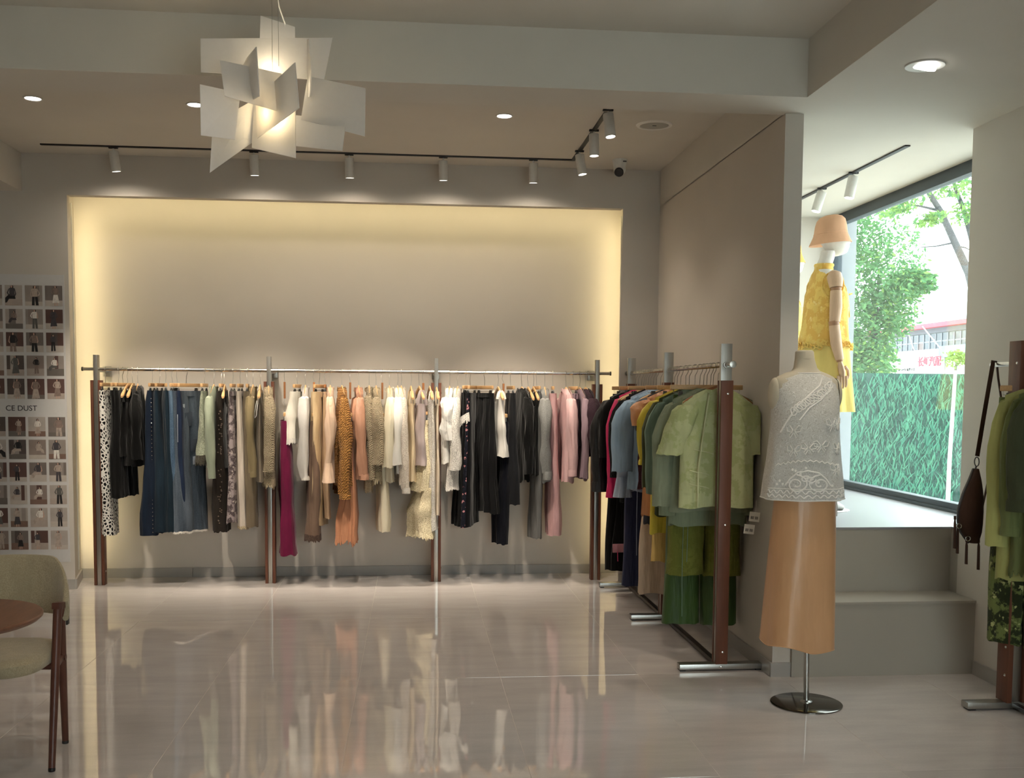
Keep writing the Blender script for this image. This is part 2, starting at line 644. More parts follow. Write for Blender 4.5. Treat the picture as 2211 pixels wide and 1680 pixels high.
# shop window of the bay: one big pane in a dark frame
w1 = empty('window_1', (3.265, 6.58, 0.728))
w1['kind'] = 'structure'
zt = 2.80 - 0.728
MB().box(-0.035, 0.035, -1.36, 1.37, -0.01, 0.055).build('frame', M_FRAME, w1, bevel=0.004)
MB().box(-0.035, 0.035, -1.36, 1.37, zt - 0.075, zt + 0.004).build('frame', M_FRAME, w1, bevel=0.004)
MB().box(-0.035, 0.035, 1.27, 1.37, 0.055, zt - 0.075).build('frame', M_FRAME, w1, bevel=0.004)
MB().box(-0.035, 0.035, -1.36, -1.28, 0.055, zt - 0.075).build('frame', M_FRAME, w1, bevel=0.004)
MB().box(-0.05, -0.035, -1.36, 1.37, -0.006, 0.02).build('glazing_bead', M_FRAME, w1, bevel=0.002)
MB().box(-0.004, 0.004, -1.28, 1.27, 0.055, zt - 0.075).build('pane', M_GLASS, w1, smooth=False)
# entrance glazing at the other end of the shop
w2 = empty('window_2', (1.65, YF - 0.08, 0.0))
w2['kind'] = 'structure'
for x in (-1.05, 0.0, 1.05):
    MB().box(x - 0.03, x + 0.03, -0.03, 0.03, 0, 2.6).build('frame', M_FRAME, w2, bevel=0.003)
MB().box(-1.05, 1.05, -0.03, 0.03, 2.53, 2.6).build('frame', M_FRAME, w2, bevel=0.003)
MB().box(-1.05, 1.05, -0.03, 0.03, -0.01, 0.06).build('frame', M_FRAME, w2, bevel=0.003)
for x in (-0.525, 0.525):
    MB().box(x - 0.495, x + 0.495, -0.004, 0.004, 0.06, 2.53).build('pane', M_DOORGLASS, w2, smooth=False)

# ------------------------------------------------------------------ lamps
M_LENS = emit('lamp_lens', (1.0, 0.95, 0.88, 1), 9.0)
M_LENSDIM = emit('lamp_lens_soft', (1.0, 0.93, 0.86, 1), 2.2)
M_LED = emit('led_strip_glow', (1.0, 0.84, 0.52, 1), 4.0)
WARM, NEUTRAL, COOL = (1.0, 0.86, 0.66), (1.0, 0.87, 0.71), (1.0, 0.96, 0.92)


def add_light(parent, kind, loc, aim, energy, color, **kw):
    l = bpy.data.lights.new('lamp_light', kind)
    l.energy = energy
    l.color = color
    for k, v in kw.items():
        setattr(l, k, v)
    o = bpy.data.objects.new('lamp_light', l)
    COL.objects.link(o)
    o.parent = parent
    o.location = loc
    o.rotation_euler = Vector(aim).to_track_quat('-Z', 'Y').to_euler()
    return o


def downlight(x, y, z, label, energy=26, tilt=(0, 0, -1), r=0.042, size=105, lens=None, gimbal=False, spill=0):
    t = empty('downlight', (x, y, z))
    tag(t, label, 'downlight', 'recessed downlights')
    MB().lathe([(r, -0.001), (r * 1.05, -0.004), (r * (1.75 if gimbal else 1.22), -0.005), (r * (1.8 if gimbal else 1.28), -0.001), (r * 1.2, 0.004)], 32).build('trim_ring', M_WHITEMETAL, t)
    a = Vector(tilt).normalized()
    m = MB()
    m.lathe([(0.0005, 0.0), (r * 0.96, 0.0), (r, 0.012), (r, 0.03)], 28)
    ob = m.build('lens', lens or M_LENS, t)
    if gimbal:
        ob.rotation_euler = Vector(a).to_track_quat('-Z', 'Y').to_euler()
    ob.location = (0, 0, -0.003 if not gimbal else -0.014)
    add_light(t, 'SPOT', Vector((0, 0, -0.012)) + a * 0.03, a, energy, NEUTRAL, spot_size=math.radians(size), spot_blend=0.7, shadow_soft_size=0.035)
    if spill:
        add_light(t, 'SPOT', (0, 0, -0.02), (0, 0, -1), spill, NEUTRAL, spot_size=math.radians(96), spot_blend=0.8, shadow_soft_size=0.035)
    return t


downlight(-2.131, 6.24, 3.064, 'recessed ceiling downlight above the photo poster, nearest the far left corner', 118, tilt=(0.10, 0.73, -1), size=42, spill=15)
downlight(-1.242, 6.26, 3.064, 'recessed ceiling downlight partly hidden by the white pendant lamp', 118, tilt=(0.06, 0.73, -1), size=42, spill=15)
downlight(0.540, 6.28, 3.064, 'recessed ceiling downlight in the back bay just behind the beam', 118, tilt=(0.10, 0.73, -1), size=42, spill=15)
downlight(-0.353, 6.27, 3.064, 'recessed ceiling downlight concealed behind the right sheets of the pendant lamp', 118, tilt=(0.06, 0.73, -1), size=42, spill=15)
downlight(2.122, 4.255, 2.80, 'tilting white rimmed downlight in the lower ceiling by the window', 30, size=64, tilt=(-0.20, 0.20, -1), gimbal=True, r=0.045)
for x, y, lb in ((-0.9, 3.6, 'added unseen tray ceiling downlight just this side of the pendant lamp'), (1.0, 3.6, 'added unseen tray ceiling downlight between the pendant lamp and the dropped soffit'),
                 (-2.4, 3.6, 'added unseen tray ceiling downlight above the chair side of the room'), (-0.9, 1.6, 'added unseen tray ceiling downlight in the middle of the row farther from the beam'),
                 (1.0, 1.6, 'added unseen tray ceiling downlight by the soffit in the row farther from the beam'), (-2.4, 1.6, 'added unseen tray ceiling downlight by the left wall in the row farther from the beam')):
    downlight(x, y, 3.064, lb, 16)  # out-of-view lamps, added to light the front of the shop


def track_spot(x, y, zc, aim, label, energy, lens=None, length=0.135, size=46, spill=9.5, group='track spotlights on the back wall track', r=0.031, color=NEUTRAL):
    t = empty('track_spotlight', (x, y, zc))
    tag(t, label, 'spotlight', group)
    MB().tube([(0, 0, 0), (0, 0, -0.03)], 0.006, 8).build('stem', M_WHITEMETAL, t)
    MB().box(-0.03, 0.03, -0.01, 0.01, -0.012, 0.0).build('track_adapter', M_BLACK, t, bevel=0.002)
    a = Vector(aim).normalized()
    q = a.to_track_quat('-Z', 'Y').to_euler()
    h = MB().lathe([(0.0005, 0.0), (r * 0.96, 0.0), (r, -0.004), (r, -length + 0.003), (r * 0.97, -length), (r * 0.88, -length), (r * 0.88, -length + 0.012)], 28).build('lamp_housing', M_WHITEMETAL, t)
    h.location, h.rotation_euler = (0, 0, -0.028), q
    g = MB().lathe([(0.0005, -length + 0.008), (r * 0.88, -length + 0.008)], 24).build('lens', lens or M_LENS, t)
    g.location, g.rotation_euler = (0, 0, -0.028), q
    add_light(t, 'SPOT', Vector((0, 0, -0.028)) + a * (length + 0.004), a, energy, color, spot_size=math.radians(size), spot_blend=1.0, shadow_soft_size=0.022)
    if spill:
        add_light(t, 'SPOT', Vector((0, 0, -0.028)) + a * (length + 0.004), (0, 0, -1), spill, color, spot_size=math.radians(172), spot_blend=1.0, shadow_soft_size=0.022)
    return t


ordn = ['above the jeans, first from the left wall', 'hanging right behind the white pendant lamp', 'above the knitwear, third along the back track', 'above the lace skirt, fourth along the back track', 'nearest the track corner on the back track']
for k, x in enumerate((-2.013, -1.082, -0.437, 0.211, 0.843)):
    track_spot(x, 7.40, 3.064, (0.02 if k else 0.1, 0.13, -1), 'white cylinder spotlight ' + ordn[k], 88)
for y, aim, lb in ((7.1, (0.16, -0.05, -1), 'bright cylinder spotlight on the short track, next to the corner'), (6.534, (0.02, -0.03, -1), 'bright cylinder spotlight in the middle of the short track'), (6.06, (0.10, -0.12, -1), 'bright cylinder spotlight half hidden by the ceiling beam')):
    track_spot(1.122, y, 3.064, aim, lb, 12, group='track spotlights on the short track', size=95, spill=0)
for y, aim, lb in ((6.30, (-0.20, -0.02, -1), 'white cylinder spotlight in the window bay, nearer the window top corner'), (6.80, (-0.30, 0.0, -1), 'white cylinder spotlight in the window bay above the peach hat'), (7.35, (-0.2, -0.05, -1), 'white cylinder spotlight in the window bay, half hidden by the partition edge')):
    track_spot(2.705, y, 2.80, aim, lb, 6, group='track spotlights in the window bay', size=80, spill=0)

tr = MB().box(-2.477, 1.135, 7.362, 7.388, 3.056, 3.066).build('lighting_track', M_BLACK, None, bevel=0.001)
tag(tr, 'long thin black lighting track across the ceiling before the alcove', 'track')
tr = MB().box(1.109, 1.135, 5.2, 7.362, 3.056, 3.066).build('lighting_track', M_BLACK, None, bevel=0.001)
tag(tr, 'short black lighting track running forward from the corner to the beam', 'track')
tr = MB().box(2.69, 2.72, 5.59, 7.7, 2.792, 2.802).build('lighting_track', M_BLACK, None, bevel=0.001)
tag(tr, 'black lighting track on the white ceiling of the window bay', 'track')

# hidden LED strips around the alcove edge
def led(x0, x1, y0, y1, z0, z1, label, aim, energy, sx, sy, spread=180):
    c = Vector(((x0 + x1) / 2, (y0 + y1) / 2, (z0 + z1) / 2))
    t = empty('led_strip', c)
    tag(t, label, 'led strip', 'led strips round the alcove')
    MB().box(x0 - c.x, x1 - c.x, y0 - c.y, y1 - c.y, z0 - c.z, z1 - c.z).build('profile', M_WHITEMETAL, t, smooth=False)
    a = Vector(aim).normalized()
    o = add_light(t, 'AREA', a * 0.02, a, energy, (1.0, 0.83, 0.46), shape='RECTANGLE', size=sx, size_y=sy)
    o.rotation_euler = a.to_track_quat('-Z', 'Y').to_euler()
    o.data.spread = math.radians(spread)
    return t


led(-2.40, 1.53, 7.80, 7.82, 2.835, 2.858, 'warm led strip hidden behind the top lip of the alcove', (0, 0.95, -0.35), 4.9, 3.9, 0.02)
led(-2.462, -2.450, 7.90, 7.918, 0.10, 2.77, 'warm led strip down the inner edge of the alcove beside the poster', (0.35, 1, 0), 2.6, 0.015, 2.6, 160)
led(1.576, 1.588, 7.90, 7.918, 0.10, 2.77, 'warm led strip down the inner edge of the alcove beside the plum clothes', (-0.25, 1, 0), 2.3, 0.015, 2.6, 150)

# ceiling speaker, dome camera, vent
t = empty('ceiling_speaker', (1.468, 6.377, 3.064))
tag(t, 'round flush ceiling speaker with grey grille near the right wall', 'speaker')
MB().lathe([(0.085, -0.002), (0.09, -0.008), (0.108, -0.006), (0.112, 0.0)], 40).build('rim', M_WHITEPLASTIC, t)
MB().lathe([(0.0005, -0.004), (0.05, -0.0045), (0.088, -0.004)], 40).build('grille', plain('speaker_grille', srgb(170, 168, 160), rough=0.7, var=0.2, nscale=900), t)
MB().box(-0.012, 0.012, -0.004, 0.004, -0.006, -0.0035).build('badge', M_BLACK, t, smooth=False)
t = empty('security_camera', (1.446, 7.34, 3.064))
tag(t, 'white turret security camera on the ceiling near the right corner', 'camera')
MB().lathe([(0.053, 0.001), (0.053, -0.012), (0.048, -0.03), (0.043, -0.058), (0.02, -0.062), (0.0005, -0.062)], 32).build('base', M_WHITEPLASTIC, t)
ball = MB()
R = []
for i in range(13):
    ph = -math.pi / 2 + math.pi * i / 12
    R.append((0.043 * math.cos(ph) + 0.0003, 0.043 * math.sin(ph) - 0.068))
ball.lathe(R, 28).build('ball', M_WHITEPLASTIC, t)
av = Vector((-0.25, -0.75, -0.62)).normalized()
ln = MB().lathe([(0.031, -0.030), (0.033, -0.044), (0.029, -0.047), (0.02, -0.043), (0.0005, -0.045)], 24).build('lens', M_BLACK, t)
ln.location, ln.rotation_euler = (0, 0, -0.068), av.to_track_quat('-Z', 'Y').to_euler()
text_o = MB().box(0.014, 0.038, -0.052, -0.0505, -0.026, -0.016).build('badge', M_DARKSTEEL, t, smooth=False)
t = empty('air_vent', (1.812, 3.62, 2.925))
tag(t, 'white wall air vent on the side of the dropped ceiling', 'vent')
MB().box(-0.012, 0.0, -0.30, 0.10, -0.07, -0.055).box(-0.012, 0, -0.30, 0.10, 0.075, 0.09).box(-0.012, 0, -0.30, -0.285, -0.055, 0.075).box(-0.012, 0, 0.085, 0.10, -0.055, 0.075).build('frame', M_WHITEPLASTIC, t, smooth=False)
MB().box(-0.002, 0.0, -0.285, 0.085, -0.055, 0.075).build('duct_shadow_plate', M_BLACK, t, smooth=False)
for k in range(5):
    z = -0.045 + 0.027 * k
    MB().obox((-0.006, -0.1, z), (0.006, 0, 0.004), (0, 0.186, 0), (0.0006, 0, -0.0008)).build('slat', M_WHITEPLASTIC, t, smooth=False)

# ------------------------------------------------------------------ clothes racks
RAILZ = 1.576


def bolt(parent, loc, axis):
    o = MB().lathe([(0.0005, 0.004), (0.005, 0.003), (0.007, 0.0)], 10).build('bolt', M_CHROME, parent)
    o.location = loc
    o.rotation_euler = Vector(axis).to_track_quat('Z', 'Y').to_euler()


rack1 = empty('wall_clothes_rack', (-0.44, 7.83, 0))
tag(rack1, 'long wall rack of four steel and walnut posts with a round rail in the alcove', 'clothes rack')
for i, x in enumerate((-2.277, -1.050, 0.175, 1.392)):
    xr = x + 0.44
    MB().box(xr - 0.0145, xr + 0.0145, -0.03, 0.03, 0.0, 1.678).build('post_core', M_STEEL, rack1, bevel=0.0015)
    for s in (-1, 1):
        a, b = sorted((xr + s * 0.0165, xr + s * 0.037))
        MB().box(a, b, -0.032, 0.032, 0.0, 1.495).build('wood_plank', M_WALNUT, rack1, bevel=0.0015)
        for z in (1.42, 0.75, 0.10):
            bolt(rack1, (xr + s * 0.037, 0.0, z), (s, 0, 0))
    MB().box(xr - 0.028, xr + 0.028, 0.245, 0.29, 1.525, 1.60).box(xr - 0.018, xr + 0.018, 0.03, 0.245, 1.555, 1.588).build('wall_bracket', M_STEEL, rack1, bevel=0.002)
MB().tube([(-2.375 + 0.44, 0, RAILZ), (1.494 + 0.44, 0, RAILZ)], 0.0125, 16).build('rail', M_CHROME, rack1)
for x in (-2.375, 1.494):
    MB().tube([(x + 0.44 - 0.005, 0, RAILZ), (x + 0.44 + 0.005, 0, RAILZ)], 0.0155, 16).build('end_cap', M_DARKSTEEL, rack1, bevel=0.001)

RX2 = 1.587
rack2 = empty('standing_clothes_rack', (RX2, 6.36, 0))
tag(rack2, 'free-standing walnut and steel clothes rack along the partition wall', 'clothes rack')
for y in (5.2, 6.4, 7.505):
    yr = y - 6.36
    MB().box(-0.029, 0.029, yr - 0.0145, yr + 0.0145, 0.03, 1.684).build('post_core', M_STEEL, rack2, bevel=0.0015)
    for s in (-1, 1):
        a, b = sorted((yr + s * 0.0165, yr + s * 0.037))
        MB().box(-0.031, 0.031, a, b, 0.036, 1.497).build('wood_plank', M_WALNUT, rack2, bevel=0.0015)
        for z in (1.43, 0.76, 0.10):
            bolt(rack2, (0.004, yr + s * 0.037, z), (0, s, 0))
    MB().box(-0.218, 0.218, yr - 0.03, yr + 0.03, 0.008, 0.036).build('foot_bar', M_STEEL, rack2, bevel=0.002)
    bolt(rack2, (0, yr - 0.03, 0.022), (0, -1, 0))
    for s in (-1, 1):
        MB().box(s * 0.2 - 0.014, s * 0.2 + 0.014, yr - 0.026, yr + 0.026, 0.0, 0.008).build('rubber_pad', M_BLACK, rack2, smooth=False)
MB().box(-0.016, 0.016, 5.2 - 6.36, 7.505 - 6.36, 0.012, 0.032).build('base_bar', M_DARKSTEEL, rack2, bevel=0.002)
MB().tube([(0, 5.08 - 6.36, RAILZ), (0, 7.65 - 6.36, RAILZ)], 0.0125, 16).build('rail', M_CHROME, rack2)
for y in (5.08, 7.65):
    MB().tube([(0, y - 6.36 - 0.006, RAILZ), (0, y - 6.36 + 0.006, RAILZ)], 0.018, 16).build('end_cap', M_STEEL, rack2, bevel=0.001)
for s in (5.2, 6.4, 7.505):
    MB().tube([(0, s - 6.36 - 0.024, RAILZ), (0, s - 6.36 + 0.024, RAILZ)], 0.0175, 14).build('rail_collar', M_STEEL, rack2, bevel=0.001)

RX3 = 2.735
rack3 = empty('standing_clothes_rack', (RX3, 4.2, 0))
tag(rack3, 'walnut plank clothes rack at the right edge with olive garments and a bag', 'clothes rack')
for y in (4.45, 2.9):
    yr = y - 4.2
    for s in (-1, 1):
        a, b = sorted((s * 0.026, s * 0.050))
        MB().box(a, b, yr - 0.045, yr + 0.045, 0.036, 1.675).build('wood_plank', M_WALNUT, rack3, bevel=0.0015)
    MB().box(-0.024, 0.024, yr - 0.028, yr + 0.028, 0.036, 1.44).build('post_core', M_STEEL, rack3, bevel=0.0015)
    for z in (RAILZ, 0.42, 0.29, 0.16):
        bolt(rack3, (-0.050, yr - 0.02, z), (-1, 0, 0))
    MB().box(-0.225, 0.125, yr - 0.03, yr + 0.03, 0.008, 0.036).build('foot_bar', M_STEEL, rack3, bevel=0.002)
    MB().box(-0.215, -0.185, yr - 0.026, yr + 0.026, 0.0, 0.008).box(0.09, 0.12, yr - 0.026, yr + 0.026, 0.0, 0.008).build('rubber_pad', M_BLACK, rack3, smooth=False)
MB().box(-0.014, 0.014, 2.9 - 4.2, 4.45 - 4.2, 0.012, 0.032).build('base_bar', M_DARKSTEEL, rack3, bevel=0.002)
MB().tube([(0, 2.75 - 4.2, RAILZ), (0, 4.72 - 4.2, RAILZ)], 0.0125, 16).build('rail', M_CHROME, rack3)


# ------------------------------------------------------------------ hangers
def hook_part(root, z_low, seed, bend=0.0):
    r = random.Random(seed)
    b = bend + r.uniform(-0.006, 0.006)
    P = [(0, 0, z_low), (0, 0, z_low + 0.25 * (-0.03 - z_low)), (0.002, b, -0.045), (0.014, b * 0.4, -0.022), (0.0175, 0, -0.004), (0.0145, 0, 0.009),
         (0.007, 0, 0.0155), (-0.003, 0, 0.0165), (-0.012, 0, 0.0115), (-0.0165, 0, 0.001), (-0.0165, 0, -0.006)]
    return MB().tube(P, 0.0019, 6).build('hook', M_STEEL, root)


def shoulder_hanger(loc, rz, label, group, W=0.205, seed=0, dark=False):
    t = empty('wooden_hanger', loc, rz)
    tag(t, label, 'hanger', group)
    hook_part(t, -0.108, seed)
    R = []
    N = 17
    for i in range(N):
        q = -1 + 2 * i / (N - 1)
        a = abs(q)
        u = q * W
        z = -0.118 - 0.080 * a ** 1.25
        h = 0.017 - 0.003 * a
        v = 0.0065 + 0.0085 * a ** 2.2
        k = 1.0 if a < 0.99 else 0.55
        R.append([(u, v * k * math.cos(p), z + h * k * math.sin(p)) for p in [2 * math.pi * j / 10 for j in range(10)]])
    MB().rings(R, True, True).build('shoulder_bar', M_HANGERDARK if dark else M_HANGER, t)
    return t


def clip_hanger(loc, rz, label, group, L=0.30, seed=0, drop=0.0, dark=False):
    t = empty('clip_hanger', loc, rz)
    tag(t, label, 'hanger', group)
    wood_m = M_HANGERDARK if dark else M_HANGER
    if drop > 0:
        hook_part(t, -0.085, seed, 0.008)
        MB().box(-0.009, 0.009, -0.0075, 0.0075, -0.205, -0.082).build('wood_tab', M_HANGERDARK, t, bevel=0.003)
        z = -0.205
        P = [(0, 0, z), (0, 0.006, z - 0.03), (0, -0.004, z - drop * 0.5), (0, 0.006, z - drop * 0.7), (0, 0, z - drop + 0.02)]
        MB().tube(P, 0.0018, 6).build('wire_link', M_STEEL, t)
        zb = z - drop
    else:
        hook_part(t, -0.100, seed)
        zb = -0.112
    MB().box(-L / 2, L / 2, -0.009, 0.009, zb - 0.013, zb + 0.013).build('bar', wood_m, t, bevel=0.004)
    MB().tube([(-L * 0.46, 0, zb - 0.010), (-L * 0.46, 0, zb - 0.03), (L * 0.46, 0, zb - 0.03), (L * 0.46, 0, zb - 0.010)], 0.0017, 6).build('clip_wire', M_STEEL, t)
    for s in (-1, 1):
        c = MB()
        c.obox((s * L * 0.36, 0.006, zb - 0.042), (0.011, 0, 0), (0, 0.003, 0.002), (0, 0.004, -0.020))
        c.obox((s * L * 0.36, -0.006, zb - 0.042), (0.011, 0, 0), (0, 0.003, -0.002), (0, -0.004, -0.020))
        c.build('clip', M_DARKSTEEL, t, bevel=0.001)
    t['clip_z'] = zb - 0.05
    return t


# ------------------------------------------------------------------ cloth shapes (local x: hanger width, y: along the rail, z down from the rail)
def spow(c, e):
    return math.copysign(abs(c) ** e, c)


GW = [None]
UCLAMP = [9.0]           # garments beside a wall lie flat against it


class Wob:
    def __init__(s, seed):
        r = random.Random(seed)
        s.p = [(r.uniform(2, 5), r.uniform(0, 6.28), r.uniform(5, 9), r.uniform(0, 6.28), r.uniform(-1, 1)) for _ in range(4)]
        s.r = r

    def f(s, k, t, th):
        a, pa, b, pb, d = s.p[k]
        return 0.6 * math.sin(a * th + pa + d * 2.2 * t) + 0.4 * math.sin(b * th + pb - d * 3 * t)


def cloth_tube(path, half_u, half_v, amp, seed, n=40, sq=0.85, hem=True, taper_top=False, ragged=0.0, kmul=1.0):
    """rings of a soft tube. path: centres (u, v, z); half widths per ring; fold amplitude per ring"""
    w = Wob(seed)
    R = []
    m = len(path)
    for i in range(m):
        t = i / (m - 1)
        cu, cv, cz = path[i]
        a, b, am = half_u[i], half_v[i], amp[i] * 1.35
        pz = w.p[3][1]
        wv = 0.0 if i == 0 else 1.0
        a *= 1 + wv * 0.035 * math.sin(13 * t + pz)
        b *= 1 + wv * (0.10 * math.sin(9 * t + pz * 2) + 0.05 * math.sin(23 * t + pz))
        cv += wv * 0.10 * b * math.sin(6 * t + pz * 3)
        ring = []
        for j in range(n):
            th = 2 * math.pi * j / n
            f = w.f(0, t, th * kmul) * am
            g = w.f(1, t, th * kmul) * am * 0.7
            uu = cu + (a + g * 0.6) * spow(math.cos(th), sq)
            vv = cv + (b + f) * spow(math.sin(th), sq) + f * 0.5
            zz = cz + (w.f(2, t, th) * 0.008 if 0 < i < m - 1 else 0)
            if i == m - 1:
                zz += w.f(3, 1, th) * am * 0.5
                if ragged:
                    zz -= ragged * w.r.random()
            ring.append((min(uu, UCLAMP[0]), vv, zz))
        R.append(ring)
    if hem:
        cu, cv, cz = path[-1]
        R.append([(cu + (p[0] - cu) * 0.93, cv + (p[1] - cv) * 0.86, p[2] + 0.002) for p in R[-1]])
        R.append([(cu + (p[0] - cu) * 0.88, cv + (p[1] - cv) * 0.80, p[2] + 0.045) for p in R[-1]])
    return R


def lerp(a, b, t):
    return a + (b - a) * t


def hem_trim(root, ring, mat, name='hem_trim', depth=0.03, teeth=0.5, seed=1, flare=1.04):
    """a band of lace, fringe or frayed threads below a hem ring"""
    r = random.Random(seed)
    n = len(ring)
    cu = sum(p[0] for p in ring) / n
    cv = sum(p[1] for p in ring) / n
    k = 3
    top, low = [], []
    for j in range(n * k):
        a, b = ring[j // k], ring[(j // k + 1) % n]
        q = (j % k) / k
        p = [lerp(a[c], b[c], q) for c in range(3)]
        top.append((p[0], p[1], p[2] + 0.006))
        d = depth * (1 - teeth * (r.random() if teeth < 0.95 else (j % 2)))
        low.append((cu + (p[0] - cu) * flare, cv + (p[1] - cv) * flare, p[2] - d))
    inn = [(cu + (p[0] - cu) * 0.95, cv + (p[1] - cv) * 0.93, p[2]) for p in low]
    return MB().rings([top, low, inn]).build(name, mat, root)


def g_top(root, mat, hem_z, W=0.2, bt=0.026, bb=0.045, sleeve=0.5, sr=(0.07, 0.045), drift=0.0, seed=1, flare=1.05, amp=0.010, cuff=0.0, cuff_mat=None,
          collar=True, trim=None, trim_depth=0.03, out=0.02, z0=-0.112, ragged=0.0, cuff_flare=1.0, collar_mat=None, sleeve_mat=None, trim_teeth=0.5, slant=False, slope=0.085):
    """shirt, blouse or knit on a shoulder hanger"""
    GW[0] = W
    n, m = 44, 15
    w = Wob(seed)
    R = []
    sq = 0.8
    for i in range(m):
        t = i / (m - 1)
        ring = []
        Wt = W * lerp(0.99, flare, t) if t > 0.15 else W * lerp(0.97, 0.99, t / 0.15)
        b = lerp(bt, bb, t ** 0.8)
        for j in range(n):
            th = 2 * math.pi * j / n
            c = spow(math.cos(th), sq)
            sn = spow(math.sin(th), sq)
            u = Wt * c
            au = abs(u) / 0.205
            top = -0.118 - 0.080 * au ** 1.25 + 0.022 - (slope - 0.085) * abs(c) + (z0 + 0.112)
            if abs(u) < 0.06:
                top -= 0.020 * (1 - (abs(u) / 0.06) ** 2) + 0.004
            bz_ = b
            if i == 0:
                bz_ = 0.004 if abs(u) > 0.075 else lerp(0.030, 0.006, max(0, abs(u) - 0.045) / 0.03)
            elif i == 1:
                bz_ = max(b, 0.021)
            bot = hem_z + 0.01 * w.f(3, 1, th) - (ragged * w.r.random() if i == m - 1 else 0)
            f = w.f(0, t, th) * amp * 1.5 * min(1, t * 2.2)
            tt = t
            tt = t if i != 1 else 0.035
            z = lerp(top, bot, tt)
            ring.append((min(u + 0.5 * w.f(1, t, th) * amp * t, UCLAMP[0]), (bz_ + f) * sn + f * 0.6 + drift * t, z))
        R.append(ring)
    last = R[-1]
    R.append([(p[0] * 0.95, drift + (p[1] - drift) * 0.82, p[2] + 0.002) for p in last])
    R.append([(p[0] * 0.93, drift + (p[1] - drift) * 0.75, p[2] + 0.05) for p in last])
    MB().rings(R).build('body', mat, root)
    if collar:
        ring0 = []
        for k, (zz, s) in enumerate(((-0.010, 1.0), (0.012, 0.95), (0.013, 0.87), (-0.006, 0.90))):
            ring0.append([(0.062 * s * math.cos(q), (0.030 + 0.006 * abs(math.cos(q))) * s * math.sin(q) + 0.004, z0 - 0.012 + zz - 0.024 * abs(math.cos(q))) for q in [2 * math.pi * j / 24 for j in range(24)]])
        MB().rings(ring0).build('collar', collar_mat or mat, root)
    if trim is not None:
        hem_trim(root, last, trim, depth=trim_depth, seed=seed, teeth=trim_teeth)
    if sleeve:
        for s in (-1, 1):
            P, A, B, AM = [], [], [], []
            k = 13
            ws = Wob(seed * 7 + s)
            for i in range(k):
                t = i / (k - 1)
                du = -sr[0] * 0.55 + (sr[0] * 0.75 + out) * (t if slant else min(1, t * 3) ** 0.7) - 0.012 * max(0, t - 0.5)
                sh_ = -0.118 - 0.080 * (W / 0.205) ** 1.25 + 0.018 - (slope - 0.085) + (z0 + 0.112)
                P.append((s * (W + du - (0.02 if i == 0 else 0.006 if i == 1 else 0)), drift * t * sleeve / max(0.3, -hem_z) + 0.016 * math.sin(3.6 * t + seed) * t, sh_ - (0.0 if i == 0 else 0.012 if i == 1 else 0.0) - sleeve * (t if i != 1 else 0.02)))
                rr = lerp(sr[0], sr[1], min(1, t * 1.15)) * (0.22 if i == 0 else 0.74 if i == 1 else 1)
                if cuff and t > 0.9:
                    rr = sr[1] * 0.85
                A.append(rr)
                B.append(rr * lerp(0.62, 0.72, t))
                AM.append(0.0 if i == 0 else 0.006 + 0.005 * math.sin(9 * t + seed))
            RR = cloth_tube(P, A, B, AM, seed * 3 + s, n=26, sq=1.0)
            sl = MB().rings(RR, cap0=True).build('sleeve', sleeve_mat or mat, root)
            if cuff:
                e = P[-1]
                rc = sr[1] * 0.95
                CR = []
                for (dz, q) in ((0.012, 0.93), (0.0, 1.0), (-cuff * 0.5, lerp(1, cuff_flare, 0.5)), (-cuff, cuff_flare), (-cuff, cuff_flare * 0.88), (-cuff + 0.03, cuff_flare * 0.85)):
                    CR.append([(min(e[0] + rc * q * math.cos(p), UCLAMP[0]), e[1] + rc * 0.75 * q * math.sin(p) * (1 + (0.15 * math.sin(6 * p) if cuff_flare > 1.1 else 0)), e[2] + dz) for p in [2 * math.pi * j / 26 for j in range(26)]])
                MB().rings(CR).build('cuff', cuff_mat or sleeve_mat or mat, sl)
    return last


def g_tank(root, mat, hem_z, W=0.16, bt=0.02, bb=0.035, drift=0.0, seed=1, ztop=-0.26, flare=1.1, amp=0.010, trim=None, trim_depth=0.03, strap=0.012, ragged=0.0):
    """camisole or vest hung by its straps"""
    m = 12
    P = [(0, drift * (i / (m - 1)), lerp(ztop, hem_z, i / (m - 1))) for i in range(m)]
    A = [lerp(W * 0.92, W * flare, (i / (m - 1)) ** 0.8) for i in range(m)]
    B = [lerp(bt, bb, i / (m - 1)) for i in range(m)]
    AM = [amp * min(1, 0.35 + i / 5) for i in range(m)]
    R = cloth_tube(P, A, B, AM, seed, n=40, ragged=ragged)
    # neckline dips between the straps
    R[0] = [(p[0], p[1], p[2] + 0.035 * min(1, abs(p[0]) / (W * 0.7)) ** 3 - 0.01) for p in R[0]]
    MB().rings(R).build('body', mat, root)
    for s in (-1, 1):
        for q in (-1, 1):
            P2 = [(s * W * 0.70, q * bt * 0.8, ztop + 0.012), (s * W * 0.69, q * bt * 0.75, (ztop - 0.16) / 2), (s * W * 0.66, q * 0.008, -0.148), (s * W * 0.66, 0, -0.143)]
            MB().tube(P2, strap * 0.5, 6, flat=0.35).build('strap', mat, root)
    if trim is not None:
        hem_trim(root, R[m - 1], trim, depth=trim_depth, seed=seed)
    return R[m - 1]


